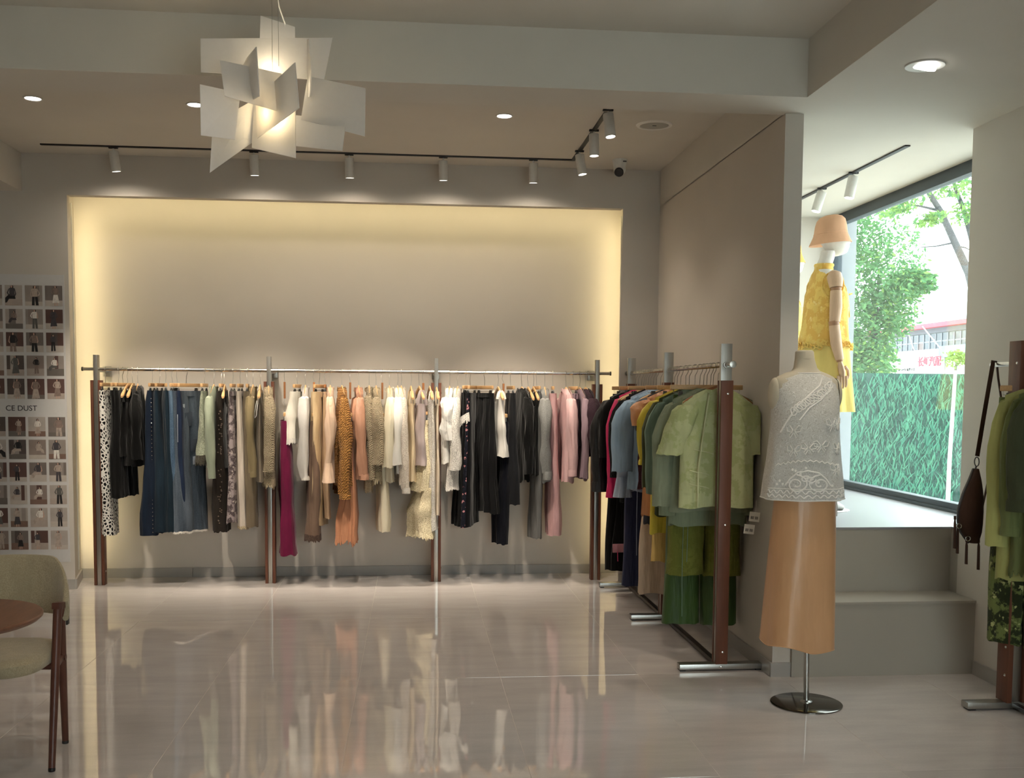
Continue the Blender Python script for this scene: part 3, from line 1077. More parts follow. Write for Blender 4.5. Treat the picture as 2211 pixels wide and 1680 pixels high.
def g_trousers(root, mat, ztop, zbot, Wt=0.165, Wb=0.16, bt=0.022, bb=0.045, drift=0.0, seed=1, amp=0.008, band=True, spread=1.0, trim=None, trim_depth=0.03, band_mat=None, cuff_mat=None, ragged=0.0):
    m = 14
    for s in (-1, 1):
        P, A, B, AM = [], [], [], []
        for i in range(m):
            t = i / (m - 1)
            lw = lerp(Wt / 2 + 0.004, Wb / 2, t ** 0.9)
            P.append((s * lerp(Wt / 2, (Wb / 2 + 0.004) * spread, t), drift * t + s * 0.006 * t, lerp(ztop, zbot, t) - s * 0.006 * t))
            A.append(lw)
            B.append(lerp(bt, bb, t ** 0.75))
            AM.append(0.15 * amp if i == 0 else amp * min(1, 0.4 + t))
        R = cloth_tube(P, A, B, AM, seed * 5 + s, n=30, ragged=ragged)
        lg = MB().rings(R).build('leg', mat, root)
        if trim is not None:
            hem_trim(lg, R[m - 1], trim, depth=trim_depth, seed=seed + s)
        if cuff_mat is not None:
            ring = R[m - 1]
            cu = sum(p[0] for p in ring) / len(ring)
            cv = sum(p[1] for p in ring) / len(ring)
            up = [(cu + (p[0] - cu) * 1.03, cv + (p[1] - cv) * 1.04, p[2] + 0.035) for p in ring]
            dn = [(cu + (p[0] - cu) * 1.03, cv + (p[1] - cv) * 1.04, p[2] - 0.002) for p in ring]
            MB().rings([ring, up, dn, [(p[0], p[1], p[2] + 0.004) for p in ring]]).build('turn_up', cuff_mat, lg)
    if band:
        k = 36
        RR = [[((Wt + d + 0.004) * spow(math.cos(q), 0.8), (bt + d + 0.002) * spow(math.sin(q), 0.8), ztop + z) for q in [2 * math.pi * j / k for j in range(k)]] for z, d in ((0.004, -0.004), (0.006, 0.0), (-0.016, 0.001), (-0.034, 0.001), (-0.036, -0.004))]
        MB().rings(RR).build('waistband', band_mat or mat, root)


def g_skirt(root, mat, ztop, zbot, Wt=0.15, Wb=0.19, bt=0.02, bb=0.06, drift=0.0, seed=1, amp=0.014, kmul=2.0, band=True, trim=None, trim_depth=0.04, ragged=0.0, name='skirt', power=0.9, trim_teeth=0.5):
    m = 14
    P = [(0, drift * (i / (m - 1)), lerp(ztop, zbot, i / (m - 1))) for i in range(m)]
    A = [lerp(Wt, Wb, (i / (m - 1)) ** power) for i in range(m)]
    B = [lerp(bt, bb, (i / (m - 1)) ** power) for i in range(m)]
    AM = [amp * (0.1 + 0.9 * (i / (m - 1))) for i in range(m)]
    R = cloth_tube(P, A, B, AM, seed, n=64, kmul=kmul, ragged=ragged)
    o = MB().rings(R).build(name, mat, root)
    if band:
        k = 36
        RR = [[((Wt + d + 0.003) * spow(math.cos(q), 0.85), (bt + d + 0.002) * spow(math.sin(q), 0.85), ztop + z) for q in [2 * math.pi * j / k for j in range(k)]] for z, d in ((0.003, -0.004), (0.005, 0.0), (-0.028, 0.001), (-0.03, -0.004))]
        MB().rings(RR).build('waistband', mat, root)
    if trim is not None:
        hem_trim(root, R[m - 1], trim, depth=trim_depth, seed=seed, name='hem_ruffle', flare=1.08, teeth=trim_teeth)
    return R[m - 1]

# ------------------------------------------------------------------ fabrics
def S(*c):
    return srgb(*c)


F = {}
F['leopard'] = fabric('leopard_print_cotton', S(226, 222, 214), 'leopard', S(16, 15, 18), 48, wrinkle=0.15)
F['black'] = fabric('black_cotton', S(7, 7, 7), var=0.25, sheen=0.15, wrinkle=0.5)
F['blacksatin'] = fabric('black_satin', S(9, 9, 12), var=0.2, rough=0.42, spec=0.5, wrinkle=0.5, weave=0)
F['jean_dark'] = fabric('dark_indigo_denim', S(21, 29, 43), 'denim', S(32, 48, 68), 14)
F['jean_teal'] = fabric('teal_indigo_denim', S(26, 39, 50), 'denim', S(36, 54, 68), 14)
F['jean_deep'] = fabric('deep_blue_denim', S(21, 34, 44), 'denim', S(30, 48, 60), 14)
F['jean_mid'] = fabric('mid_blue_denim', S(55, 76, 98), 'denim', S(128, 154, 178), 14)
F['jean_navy'] = fabric('navy_denim', S(24, 34, 55), 'denim', S(36, 50, 76), 14)
F['jean_patch'] = fabric('grey_blue_patched_denim', S(62, 72, 83), 'denim', S(112, 122, 134), 10)
F['patch_light'] = fabric('pale_patch_denim', S(150, 160, 172), 'denim', S(186, 192, 198), 16)
F['patch_dark'] = fabric('dark_patch_denim', S(58, 66, 78), 'denim', S(84, 92, 104), 16)
F['sage_lace'] = fabric('sage_jacquard', S(160, 166, 146), 'lace', S(96, 104, 88), 70)
F['dark_lace'] = fabric('dark_olive_lace', S(74, 70, 60), 'lace', S(38, 36, 32), 60)
F['sage'] = fabric('sage_green_cotton', S(138, 146, 128))
F['brown_stripe'] = fabric('dark_brown_pinstripe', S(36, 31, 26), 'stripes', S(38, 32, 29), 60)
F['sequin'] = fabric('sequin_trim', S(98, 82, 66), 'spots', S(40, 32, 28), 120, rough=0.35, spec=0.6)
F['mauve_print'] = fabric('mauve_grey_print', S(150, 138, 138), 'print', S(84, 74, 76), 22, c3=S(186, 174, 166))
F['greige'] = fabric('pale_greige_linen', S(202, 190, 176), var=0.08)
F['taupe_dark'] = fabric('dark_taupe_twill', S(112, 100, 82))
F['olive_brown'] = fabric('olive_brown_jersey', S(136, 122, 92))
F['taupe'] = fabric('taupe_jersey', S(142, 130, 114))
F['crochet'] = fabric('ecru_crochet', S(210, 194, 164), 'knit', S(88, 76, 58), 34)
F['magenta'] = fabric('magenta_corduroy', S(104, 20, 58), var=0.2, sheen=0.15)
F['whitedenim'] = fabric('off_white_denim', S(228, 222, 208), var=0.05)
F['white'] = fabric('white_cotton', S(232, 228, 220), var=0.04, wrinkle=0.3)
F['whiteknit'] = fabric('white_fine_knit', S(230, 226, 220), 'knit', S(200, 196, 190), 90, wrinkle=0.2)
F['brown'] = fabric('mocha_chiffon', S(112, 92, 78))
F['brown_lace'] = fabric('mocha_lace', S(92, 74, 64), 'lace', S(52, 40, 36), 60)
F['khaki_satin'] = fabric('khaki_satin', S(196, 172, 134), rough=0.5, spec=0.4, weave=0)
F['tan'] = fabric('tan_twill', S(186, 158, 128))
F['blush'] = fabric('blush_beige_crepe', S(206, 178, 154), wrinkle=0.5)
F['mustard'] = fabric('mustard_chunky_knit', S(190, 138, 74), 'knit', S(78, 48, 22), 26)
F['terracotta'] = fabric('terracotta_chiffon', S(190, 134, 102), wrinkle=0.5)
F['rose'] = fabric('rose_brown_silk', S(188, 140, 114), rough=0.5, spec=0.4, weave=0)
F['ivorysatin'] = fabric('ivory_satin', S(232, 222, 196), rough=0.42, spec=0.45, var=0.05, weave=0)
F['ivory'] = fabric('ivory_cotton', S(230, 222, 202), var=0.05)
F['sheer_white'] = fabric('sheer_off_white_voile', S(230, 220, 206), 'lace', S(202, 190, 174), 40)
F['champagne'] = fabric('champagne_satin', S(214, 194, 160), rough=0.45, spec=0.4, weave=0)
F['mauvesatin'] = fabric('grey_mauve_satin', S(166, 152, 150), rough=0.4, spec=0.5, weave=0)
F['creamlace'] = fabric('cream_lace', S(232, 220, 188), 'lace', S(190, 174, 138), 46)
F['whitelace'] = fabric('white_eyelet_lace', S(236, 232, 224), 'lace', S(184, 178, 170), 52)
F['beige_silk'] = fabric('beige_silk', S(214, 198, 176), rough=0.45, spec=0.4, weave=0)
F['whitefloral'] = fabric('white_floral_cutwork', S(236, 234, 228), 'floral', S(204, 202, 198), 20)
F['flowerband'] = fabric('flower_embroidered_band', S(22, 24, 34), 'floral', S(186, 128, 132), 34)
F['navyblack'] = fabric('blue_black_twill', S(9, 10, 14), var=0.2)
F['pleat_black'] = fabric('black_pleated_georgette', S(8, 8, 9), 'stripes', S(18, 18, 20), 40, var=0.2)
F['charcoal'] = fabric('charcoal_jersey', S(32, 33, 36))
F['navy'] = fabric('navy_twill', S(14, 16, 25))
F['grey'] = fabric('mid_grey_jersey', S(108, 108, 106))
F['greymarl'] = fabric('grey_marl_fleece', S(146, 146, 144), 'print', S(124, 124, 122), 300, wrinkle=0.25)
F['pink'] = fabric('dusty_pink_jersey', S(206, 164, 164))
F['pinkpale'] = fabric('pale_pink_fleece', S(212, 176, 176), wrinkle=0.3)
F['plum'] = fabric('dark_plum_fleece', S(51, 35, 43))
F['mauve'] = fabric('dusty_mauve_jersey', S(150, 128, 138))
F['thread'] = fabric('frayed_white_thread', S(236, 230, 220), 'lace', S(190, 184, 174), 120)
F['fringe'] = fabric('ecru_fringe', S(206, 190, 158), 'lace', S(130, 114, 90), 80)


def railX(px):
    return -2.375 + (px - 178) * 0.003394


def Tz(px, y, Y=7.70):
    return onY(px, y, Y).z - RAILZ


PXM = -0.0034          # one photograph pixel along the rail, as local y


def hang(loc, rz, ht, short, name, label, cat, group, fn, seed, dark=False, drop=0.0, L=0.30, hg='hangers on the wall rack'):
    GW[0] = None
    g = empty(name, loc, rz)
    tag(g, label, cat, group)
    fn(g)
    if ht == 'shoulder':
        shoulder_hanger(loc, rz, 'wooden shoulder hanger carrying the ' + short, hg, seed=seed, dark=dark, W=0.205 if GW[0] is None else min(0.205, GW[0] - 0.008))
    elif ht == 'clip':
        clip_hanger(loc, rz, 'wooden clip hanger holding the ' + short, hg, seed=seed, dark=dark, L=L)
    else:
        clip_hanger(loc, rz, 'two-tier wooden clip hanger holding the ' + short, hg, seed=seed, dark=dark, drop=drop, L=L)
    return g


SEED = [100]
G1 = 'clothes on the wall rack'


def h1(px, yaw, ht, short, name, label, cat, fn, **kw):
    SEED[0] += 1
    return hang((railX(px), 7.83, RAILZ), math.radians(90 + yaw), ht, short, name, label, cat, G1, fn, SEED[0], **kw)


CT = -0.158            # where the clips grip

h1(225, 4, 'clip', 'leopard trousers', 'trousers', 'leopard print trousers, first on the wall rack beside the end post', 'trousers',
   lambda g: g_trousers(g, F['leopard'], CT, Tz(230, 1158), Wt=0.15, Wb=0.15, bt=0.026, bb=0.045, drift=-6 * PXM * -1, seed=1))
h1(252, 8, 'clip', 'black wide trousers next to the leopard ones', 'trousers', 'black wide trousers hanging next to the leopard trousers', 'trousers',
   lambda g: g_trousers(g, F['black'], CT, Tz(243, 1077), Wt=0.16, Wb=0.17, bt=0.028, bb=0.044, drift=0.012, seed=2), L=0.32)
h1(261, -14, 'clip', 'black straight trousers', 'trousers', 'black straight trousers behind the three wooden hanger knobs', 'trousers',
   lambda g: g_trousers(g, F['black'], CT, Tz(264, 1073), Wt=0.16, Wb=0.15, bt=0.03, bb=0.038, drift=-0.012, seed=3), L=0.32)
h1(271, 3, 'shoulder', 'first black camisole', 'camisole', 'black camisole, first of three with wooden hanger knobs showing', 'camisole',
   lambda g: g_tank(g, F['black'], Tz(272, 985), bt=0.03, bb=0.05, seed=4))
h1(281, 5, 'shoulder', 'second black camisole', 'camisole', 'black camisole, middle one of three with wooden hanger knobs showing', 'camisole',
   lambda g: g_tank(g, F['black'], Tz(281, 1005), bt=0.03, bb=0.05, seed=5))
h1(292, 10, 'shoulder', 'black sleeved top beside the jeans', 'top', 'black top with a buttoned strap, last black piece before the jeans', 'top',
   lambda g: g_top(g, F['black'], Tz(300, 1006), W=0.17, bt=0.034, bb=0.055, sleeve=0.48, sr=(0.06, 0.045), drift=-0.012, seed=6))


def studded(g):
    g_trousers(g, F['jean_dark'], CT, Tz(318, 1157), Wt=0.16, Wb=0.18, bt=0.024, bb=0.07, drift=0.02, seed=7)
    c = MB()
    for k in range(34):
        t = 0.05 + 0.92 * k / 33
        z = lerp(CT, Tz(318, 1157), t)
        c.lathe([(0.0005, 0.003), (0.0035, 0.0015), (0.004, -0.001)], 6, c=(0, 0, 0))
        base = len(c.V) - 18
        for q in range(base, len(c.V)):
            x, y, zz = c.V[q]
            c.V[q] = (-0.163 - 0.016 * t - zz, y - 0.012 + 0.002 * t, z + x)
    tag(c.build('stud_row', M_CHROME, g), kind='stuff')


h1(322, 6, 'clip', 'studded dark jeans', 'jeans', 'dark indigo flared jeans with a row of silver studs down the seam', 'jeans', studded)
h1(337, 4, 'clip', 'teal indigo jeans', 'jeans', 'teal indigo wide jeans right after the studded pair', 'jeans',
   lambda g: g_trousers(g, F['jean_teal'], CT, Tz(340, 1150), Wt=0.16, Wb=0.18, bt=0.022, bb=0.055, drift=-0.006, seed=8))
h1(350, 14, 'clip', 'deep blue jeans', 'jeans', 'deep blue wide jeans, third pair among the denim', 'jeans',
   lambda g: g_trousers(g, F['jean_deep'], CT, Tz(352, 1150), Wt=0.16, Wb=0.18, bt=0.022, bb=0.05, drift=-0.012, seed=9))
h1(364, 8, 'clip', 'faded mid-blue jeans', 'jeans', 'faded mid-blue jeans in the middle of the denim', 'jeans',
   lambda g: g_trousers(g, F['jean_mid'], CT, Tz(367, 1149), Wt=0.16, Wb=0.16, bt=0.024, bb=0.034, drift=-0.02, seed=10))
h1(374, 16, 'clip', 'navy jeans beside the patched pair', 'jeans', 'navy jeans tucked between the faded and the patched pair', 'jeans',
   lambda g: g_trousers(g, F['jean_navy'], CT, Tz(380, 1120), Wt=0.16, Wb=0.15, bt=0.022, bb=0.03, drift=-0.015, seed=11))


def patched(g):
    g_trousers(g, F['jean_patch'], CT, Tz(400, 1150), Wt=0.16, Wb=0.175, bt=0.03, bb=0.055, drift=-0.02, seed=12, trim=F['thread'], trim_depth=0.012)
    for k, (u, z, w, h, m) in enumerate(((-0.10, -0.30, 0.036, 0.05, 'patch_light'), (-0.105, -0.52, 0.024, 0.02, 'patch_light'), (0.02, -0.55, 0.04, 0.045, 'patch_dark'), (-0.03, -0.36, 0.04, 0.05, 'patch_dark'), (-0.13, -0.42, 0.02, 0.10, 'patch_light'), (0.03, -0.66, 0.03, 0.03, 'patch_light'))):
        t = (z - CT) / (Tz(400, 1150) - CT)
        yb = lerp(0.027, 0.050, t)
        MB().obox((u, -yb - 0.02 * t - 0.004, z), (w, 0, 0.002), (0, 0.002, 0), (0, 0, h)).build('denim_patch', F[m], g, bevel=0.001)


h1(393, -28, 'clip', 'patched grey-blue jeans', 'jeans', 'grey-blue patchwork wide jeans turned to show their front', 'jeans', patched, L=0.30)
h1(431, 3, 'clip', 'sage flared skirt', 'skirt', 'sage patterned flared short skirt with a dark lace hem', 'skirt',
   lambda g: g_skirt(g, F['sage_lace'], CT, Tz(430, 985), Wt=0.13, Wb=0.15, bt=0.015, bb=0.052, seed=13, trim=F['dark_lace'], trim_depth=0.075, amp=0.006))
h1(451, 3, 'shoulder', 'sage green shirt', 'shirt', 'sage green long-sleeved shirt between the flared skirt and brown trousers', 'shirt',
   lambda g: g_top(g, F['sage'], Tz(450, 1010), bt=0.02, bb=0.026, sleeve=0.60, sr=(0.055, 0.036), drift=0.004, seed=14, flare=0.95))


def sequined(g):
    g_trousers(g, F['brown_stripe'], CT, Tz(462, 1148), Wt=0.15, Wb=0.17, bt=0.028, bb=0.058, drift=0.012, seed=15, ragged=0.012)
    c = MB()
    rq = random.Random(8)
    for k in range(46):
        t = rq.choice((rq.uniform(0.12, 0.45), rq.uniform(0.55, 0.95)))
        z = lerp(CT, Tz(462, 1148), t)
        n0 = len(c.V)
        c.lathe([(0.0005, 0.003), (0.0045, 0.0015), (0.005, -0.001)], 6)
        dy = rq.uniform(-0.012, 0.016)
        for q in range(n0, len(c.V)):
            x, y, zz = c.V[q]
            c.V[q] = (-0.156 - 0.018 * t - zz - 0.004, y + dy + 0.008 * t, z + x)
    tag(c.build('sequin_scatter', F['sequin'], g), kind='stuff')


h1(468, 5, 'clip', 'dark brown striped trousers', 'trousers', 'dark brown striped wide trousers with sequin panels and ragged hem', 'trousers', sequined)
h1(474, 6, 'shoulder', 'black camisole amid the browns', 'camisole', 'black camisole among the brown and taupe clothes', 'camisole',
   lambda g: g_tank(g, F['black'], Tz(482, 1010), bt=0.016, bb=0.024, seed=16, drift=-0.006))
h1(491, 4, 'clip', 'mauve-grey printed dress', 'dress', 'mauve-grey printed slip dress beside the dark brown trousers', 'dress',
   lambda g: g_skirt(g, F['mauve_print'], CT, Tz(492, 1126), Wt=0.15, Wb=0.18, bt=0.018, bb=0.048, drift=0.006, seed=17, amp=0.012, ragged=0.012, name='dress_body'))
h1(507, 3, 'clip', 'pale greige trousers', 'trousers', 'pale greige linen trousers with a frayed hem', 'trousers',
   lambda g: g_trousers(g, F['greige'], CT, Tz(513, 1140), Wt=0.15, Wb=0.15, bt=0.014, bb=0.034, drift=-0.018, seed=18, trim=F['fringe'], trim_depth=0.02))
h1(522, 7, 'clip', 'dark taupe trousers', 'trousers', 'dark taupe twill trousers under the olive-brown top', 'trousers',
   lambda g: g_trousers(g, F['taupe_dark'], CT, Tz(530, 1139), Wt=0.16, Wb=0.17, bt=0.022, bb=0.045, drift=-0.02, seed=19))
h1(534, 3, 'shoulder', 'olive-brown ribbed top', 'top', 'olive-brown long-sleeved top with a ribbed shoulder', 'top',
   lambda g: g_top(g, F['olive_brown'], Tz(534, 1020), bt=0.016, bb=0.024, sleeve=0.56, sr=(0.05, 0.034), seed=20, flare=0.95, cuff=0.03))


def loop_vest(g):
    g_tank(g, F['taupe'], Tz(546, 1040), W=0.17, bt=0.016, bb=0.03, seed=21, flare=1.05)
    MB().tube([(-0.15, 0.0, -0.19), (-0.165, 0.012, -0.26), (-0.17, 0.020, -0.33), (-0.17, 0.030, -0.345), (-0.168, 0.035, -0.32), (-0.16, 0.015, -0.22)], 0.003, 6).build('hanging_loop', F['white'], g)


h1(549, 5, 'shoulder', 'taupe vest with white loop', 'vest', 'taupe vest with a white hanging loop beside the crochet sweater', 'vest', loop_vest)
h1(567, 8, 'shoulder', 'ecru crochet sweater by the second post', 'sweater', 'ecru crochet sweater with fringed hem against the second post', 'sweater',
   lambda g: g_top(g, F['crochet'], Tz(564, 1035), bt=0.03, bb=0.045, sleeve=0.55, sr=(0.062, 0.05), seed=22, trim=F['fringe'], trim_depth=0.07, amp=0.012))

# second bay
h1(601, 6, 'drop', 'magenta trousers', 'trousers', 'magenta wide trousers hung low beside the second post', 'trousers',
   lambda g: g_trousers(g, F['magenta'], -0.37, Tz(606, 1200), Wt=0.16, Wb=0.18, bt=0.030, bb=0.055, drift=-0.02, seed=23, amp=0.012), drop=0.115)
h1(628, -8, 'clip', 'white frayed shorts', 'shorts', 'off-white denim shorts with frayed hems', 'shorts',
   lambda g: g_trousers(g, F['whitedenim'], CT, Tz(620, 950), Wt=0.16, Wb=0.17, bt=0.028, bb=0.048, drift=0.022, seed=24, trim=F['thread'], trim_depth=0.04), L=0.2)
h1(646, 3, 'shoulder', 'white knit sweater', 'sweater', 'plain white long-sleeved knit with a tiny lace cuff', 'sweater',
   lambda g: g_top(g, F['whiteknit'], Tz(650, 1000), bt=0.02, bb=0.03, sleeve=0.60, sr=(0.058, 0.042), seed=25, flare=0.96, cuff=0.012, cuff_mat=F['thread']))
h1(664, 2, 'drop', 'mocha lace-hem trousers', 'trousers', 'mocha chiffon wide trousers with dark lace hems showing below', 'trousers',
   lambda g: g_trousers(g, F['brown'], -0.37, Tz(662, 1158), Wt=0.15, Wb=0.17, bt=0.022, bb=0.055, drift=0.006, seed=26, trim=F['brown_lace'], trim_depth=0.05), drop=0.115)
h1(675, -12, 'clip', 'khaki satin trousers', 'trousers', 'long khaki satin trousers in front of the mocha lace hems', 'trousers',
   lambda g: g_trousers(g, F['khaki_satin'], CT, Tz(672, 1138), Wt=0.15, Wb=0.16, bt=0.026, bb=0.042, drift=0.006, seed=27), L=0.24)
h1(688, 4, 'clip', 'tan trousers behind the blush blouse', 'trousers', 'tan trousers mostly hidden behind the blush blouse', 'trousers',
   lambda g: g_trousers(g, F['tan'], CT, Tz(694, 1122), Wt=0.13, Wb=0.13, bt=0.014, bb=0.022, drift=-0.008, seed=28), dark=True)
h1(699, 4, 'shoulder', 'blush blouse with gathered cuffs', 'blouse', 'blush beige blouse with puffed sleeves and flared gathered cuffs', 'blouse',
   lambda g: g_top(g, F['blush'], Tz(700, 1035), bt=0.024, bb=0.034, sleeve=0.50, sr=(0.06, 0.036), seed=29, cuff=0.13, cuff_flare=1.7))
h1(724, 9, 'shoulder', 'mustard chunky cardigan', 'cardigan', 'mustard brown chunky woven cardigan swelling towards the hem', 'cardigan',
   lambda g: g_top(g, F['mustard'], Tz(728, 1050), W=0.2, bt=0.026, bb=0.06, sleeve=0.72, sr=(0.056, 0.062), drift=-0.016, seed=30, amp=0.014, cuff=0.03))
h1(742, 6, 'drop', 'terracotta chiffon dress', 'dress', 'terracotta chiffon dress with a slanting frilled hem', 'dress',
   lambda g: g_skirt(g, F['terracotta'], -0.37, Tz(742, 1155), Wt=0.13, Wb=0.2, bt=0.016, bb=0.075, drift=0.012, seed=31, amp=0.022, kmul=2, trim=F['terracotta'], trim_depth=0.07, name='dress_body', power=1.4), drop=0.115)
h1(760, 6, 'shoulder', 'rose-brown silk blouse', 'blouse', 'rose-brown silk blouse with ruched sleeves', 'blouse',
   lambda g: g_top(g, F['rose'], Tz(765, 1035), bt=0.028, bb=0.042, sleeve=0.58, sr=(0.066, 0.05), drift=-0.016, seed=32, amp=0.014, cuff=0.03))
h1(783, 3, 'shoulder', 'narrow ecru cardigan with long fringe', 'cardigan', 'narrow ecru knit cardigan with a long fringe point', 'cardigan',
   lambda g: g_top(g, F['crochet'], Tz(781, 1040), W=0.18, bt=0.018, bb=0.022, sleeve=0.62, sr=(0.05, 0.036), seed=33, flare=0.95, trim=F['fringe'], trim_depth=0.09))
h1(798, 5, 'shoulder', 'wide ecru cardigan with netted fringe', 'cardigan', 'wider ecru knit cardigan with an openwork fringed border', 'cardigan',
   lambda g: g_top(g, F['crochet'], Tz(798, 1020), bt=0.026, bb=0.045, sleeve=0.5, sr=(0.062, 0.055), seed=34, trim=F['fringe'], trim_depth=0.10))
h1(811.5, 4, 'drop', 'ivory satin trousers', 'trousers', 'ivory satin trousers hanging low between knits and blouses', 'trousers',
   lambda g: g_trousers(g, F['ivorysatin'], -0.37, Tz(815, 1150), Wt=0.15, Wb=0.16, bt=0.02, bb=0.042, drift=-0.004, seed=35), drop=0.115)
h1(827, 3, 'shoulder', 'ivory satin blouse', 'blouse', 'ivory satin blouse, glossy, above the ivory trousers', 'blouse',
   lambda g: g_top(g, F['ivorysatin'], Tz(828, 1040), bt=0.02, bb=0.034, sleeve=0.52, sr=(0.054, 0.05), seed=36))
h1(845, 3, 'shoulder', 'white cotton shirt', 'shirt', 'white cotton shirt with a small collar next to the ivory blouse', 'shirt',
   lambda g: g_top(g, F['white'], Tz(845, 1022), bt=0.018, bb=0.03, sleeve=0.5, sr=(0.056, 0.048), seed=37))
h1(853, 5, 'shoulder', 'sheer off-white blouse', 'blouse', 'sheer off-white long blouse with a lace cuff hanging lowest', 'blouse',
   lambda g: g_top(g, F['sheer_white'], Tz(858, 1045), bt=0.024, bb=0.042, sleeve=0.68, sr=(0.055, 0.042), drift=-0.008, seed=38, cuff=0.03, cuff_mat=F['thread']))
h1(874, 4, 'shoulder', 'champagne camisole', 'camisole', 'champagne satin camisole with a thin white loop', 'camisole',
   lambda g: g_tank(g, F['champagne'], Tz(876, 1040), bt=0.022, bb=0.045, seed=39))
h1(892, 9, 'shoulder', 'grey-mauve satin top', 'top', 'grey-mauve satin sleeveless top above the cream lace skirt', 'top',
   lambda g: g_tank(g, F['mauvesatin'], Tz(886, 1005), W=0.18, bt=0.034, bb=0.055, drift=0.01, seed=40, strap=0.03))
h1(901, 10, 'drop', 'cream tiered lace skirt', 'skirt', 'cream sheer lace skirt with layered uneven tiers', 'skirt',
   lambda g: (g_skirt(g, F['creamlace'], -0.36, Tz(890, 1060), Wt=0.14, Wb=0.19, bt=0.022, bb=0.065, drift=0.02, seed=41, amp=0.016),
              g_skirt(g, F['creamlace'], Tz(890, 1052), Tz(890, 1150), Wt=0.185, Wb=0.215, bt=0.06, bb=0.085, drift=0.02, seed=42, amp=0.02, band=False, trim=F['creamlace'], trim_depth=0.045, name='lower_tier')), drop=0.10, L=0.26)
h1(915, 5, 'shoulder', 'white eyelet lace dress', 'dress', 'long white crinkled lace dress next to the third post', 'dress',
   lambda g: (g_tank(g, F['whitelace'], Tz(912, 1142), W=0.17, bt=0.022, bb=0.05, ztop=-0.23, seed=43, flare=1.15, amp=0.014, ragged=0.01)))
h1(929, 4, 'shoulder', 'beige silk slip', 'dress', 'narrow beige silk slip against the third post', 'dress',
   lambda g: g_tank(g, F['beige_silk'], Tz(928, 1112), W=0.16, bt=0.014, bb=0.024, seed=44))

# third bay
h1(959, -4, 'shoulder', 'white floral cutwork shirt', 'shirt', 'white short-sleeved floral cutwork shirt right of the third post', 'shirt',
   lambda g: g_top(g, F['whitefloral'], Tz(950, 1000), W=0.2, bt=0.026, bb=0.038, sleeve=0.32, sr=(0.066, 0.060), drift=0.012, seed=45))
h1(977, -6, 'shoulder', 'white crochet lace tunic', 'tunic', 'longer white crochet lace tunic with a scalloped hem', 'tunic',
   lambda g: g_top(g, F['whitelace'], Tz(952, 1050), W=0.2, bt=0.024, bb=0.055, sleeve=0.54, sr=(0.058, 0.056), drift=0.03, seed=46, trim=F['whitelace'], trim_depth=0.03))


def flowery(g):
    g_trousers(g, F['navyblack'], CT, Tz(972, 1139), Wt=0.16, Wb=0.17, bt=0.026, bb=0.05, drift=0.03, seed=47)
    R = []
    for k in range(9):
        t = k / 8
        z = lerp(CT - 0.03, Tz(972, 1139) + 0.003, t)
        R.append([(lerp(-0.172, -0.187, t), lerp(0.015, 0.062, t), z), (lerp(-0.176, -0.190, t), lerp(0.0, 0.030, t), z), (lerp(-0.15, -0.16, t), lerp(0.0, 0.030, t), z), (lerp(-0.15, -0.16, t), lerp(0.015, 0.060, t), z)])
    MB().rings(R, True, True).build('embroidered_band', F['flowerband'], g)


h1(995, 5, 'clip', 'flower-embroidered black trousers', 'trousers', 'blue-black trousers with a flower-embroidered side band', 'trousers', flowery)


def lace_black(g):
    g_skirt(g, F['black'], CT, Tz(1003, 1136), Wt=0.15, Wb=0.19, bt=0.022, bb=0.045, drift=0.0, seed=48, amp=0.016)
    R = hem = []
    ring = [(-0.165 + 0.03 * math.cos(q), 0.006 + 0.05 * math.sin(q), -0.33 - 0.03 * math.sin(q)) for q in [2 * math.pi * j / 20 for j in range(20)]]
    hem_trim(g, ring, F['whitelace'], name='lace_applique', depth=0.075, seed=3, flare=1.1)


h1(1004, -20, 'clip', 'black skirt with white lace frill', 'skirt', 'black skirt with a crumpled white lace frill at the hip', 'skirt', lace_black, L=0.34)
h1(1036, 20, 'clip', 'black pleated maxi skirt', 'skirt', 'wide black crinkle-pleated maxi skirt turned towards the room', 'skirt',
   lambda g: g_skirt(g, F['pleat_black'], CT, Tz(1040, 1105), Wt=0.15, Wb=0.22, bt=0.03, bb=0.065, drift=0.0, seed=49, amp=0.016, kmul=4, ragged=0.012), L=0.30)
h1(1066, 6, 'shoulder', 'white sleeveless top', 'top', 'white sleeveless cotton top amid the black skirts', 'top',
   lambda g: g_tank(g, F['white'], Tz(1072, 985), W=0.18, bt=0.03, bb=0.055, seed=50, ztop=-0.21, drift=-0.012, strap=0.03, ragged=0.008))
h1(1078, 4, 'drop', 'low-hung navy trousers', 'trousers', 'navy trousers hanging lowest on the rack beneath the white top', 'trousers',
   lambda g: g_trousers(g, F['navy'], -0.37, Tz(1076, 1178), Wt=0.15, Wb=0.14, bt=0.024, bb=0.042, drift=0.012, seed=51), drop=0.115)
h1(1094, 4, 'clip', 'charcoal jersey trousers', 'trousers', 'charcoal jersey trousers, smooth, right of the white top', 'trousers',
   lambda g: g_trousers(g, F['charcoal'], CT, Tz(1098, 1092), Wt=0.15, Wb=0.15, bt=0.02, bb=0.042, drift=-0.01, seed=52))
h1(1119, 8, 'shoulder', 'black jacket', 'jacket', 'black jacket with a pointed hem between charcoal and grey trousers', 'jacket',
   lambda g: g_top(g, F['black'], Tz(1118, 1035), W=0.18, bt=0.03, bb=0.045, sleeve=0.58, sr=(0.06, 0.045), seed=53, ragged=0.03))
h1(1133, 5, 'shoulder', 'black ribbed tank', 'tank top', 'black tank top with a rounded wooden hanger end in front', 'tank top',
   lambda g: g_tank(g, F['black'], Tz(1134, 1010), bt=0.022, bb=0.03, seed=54))
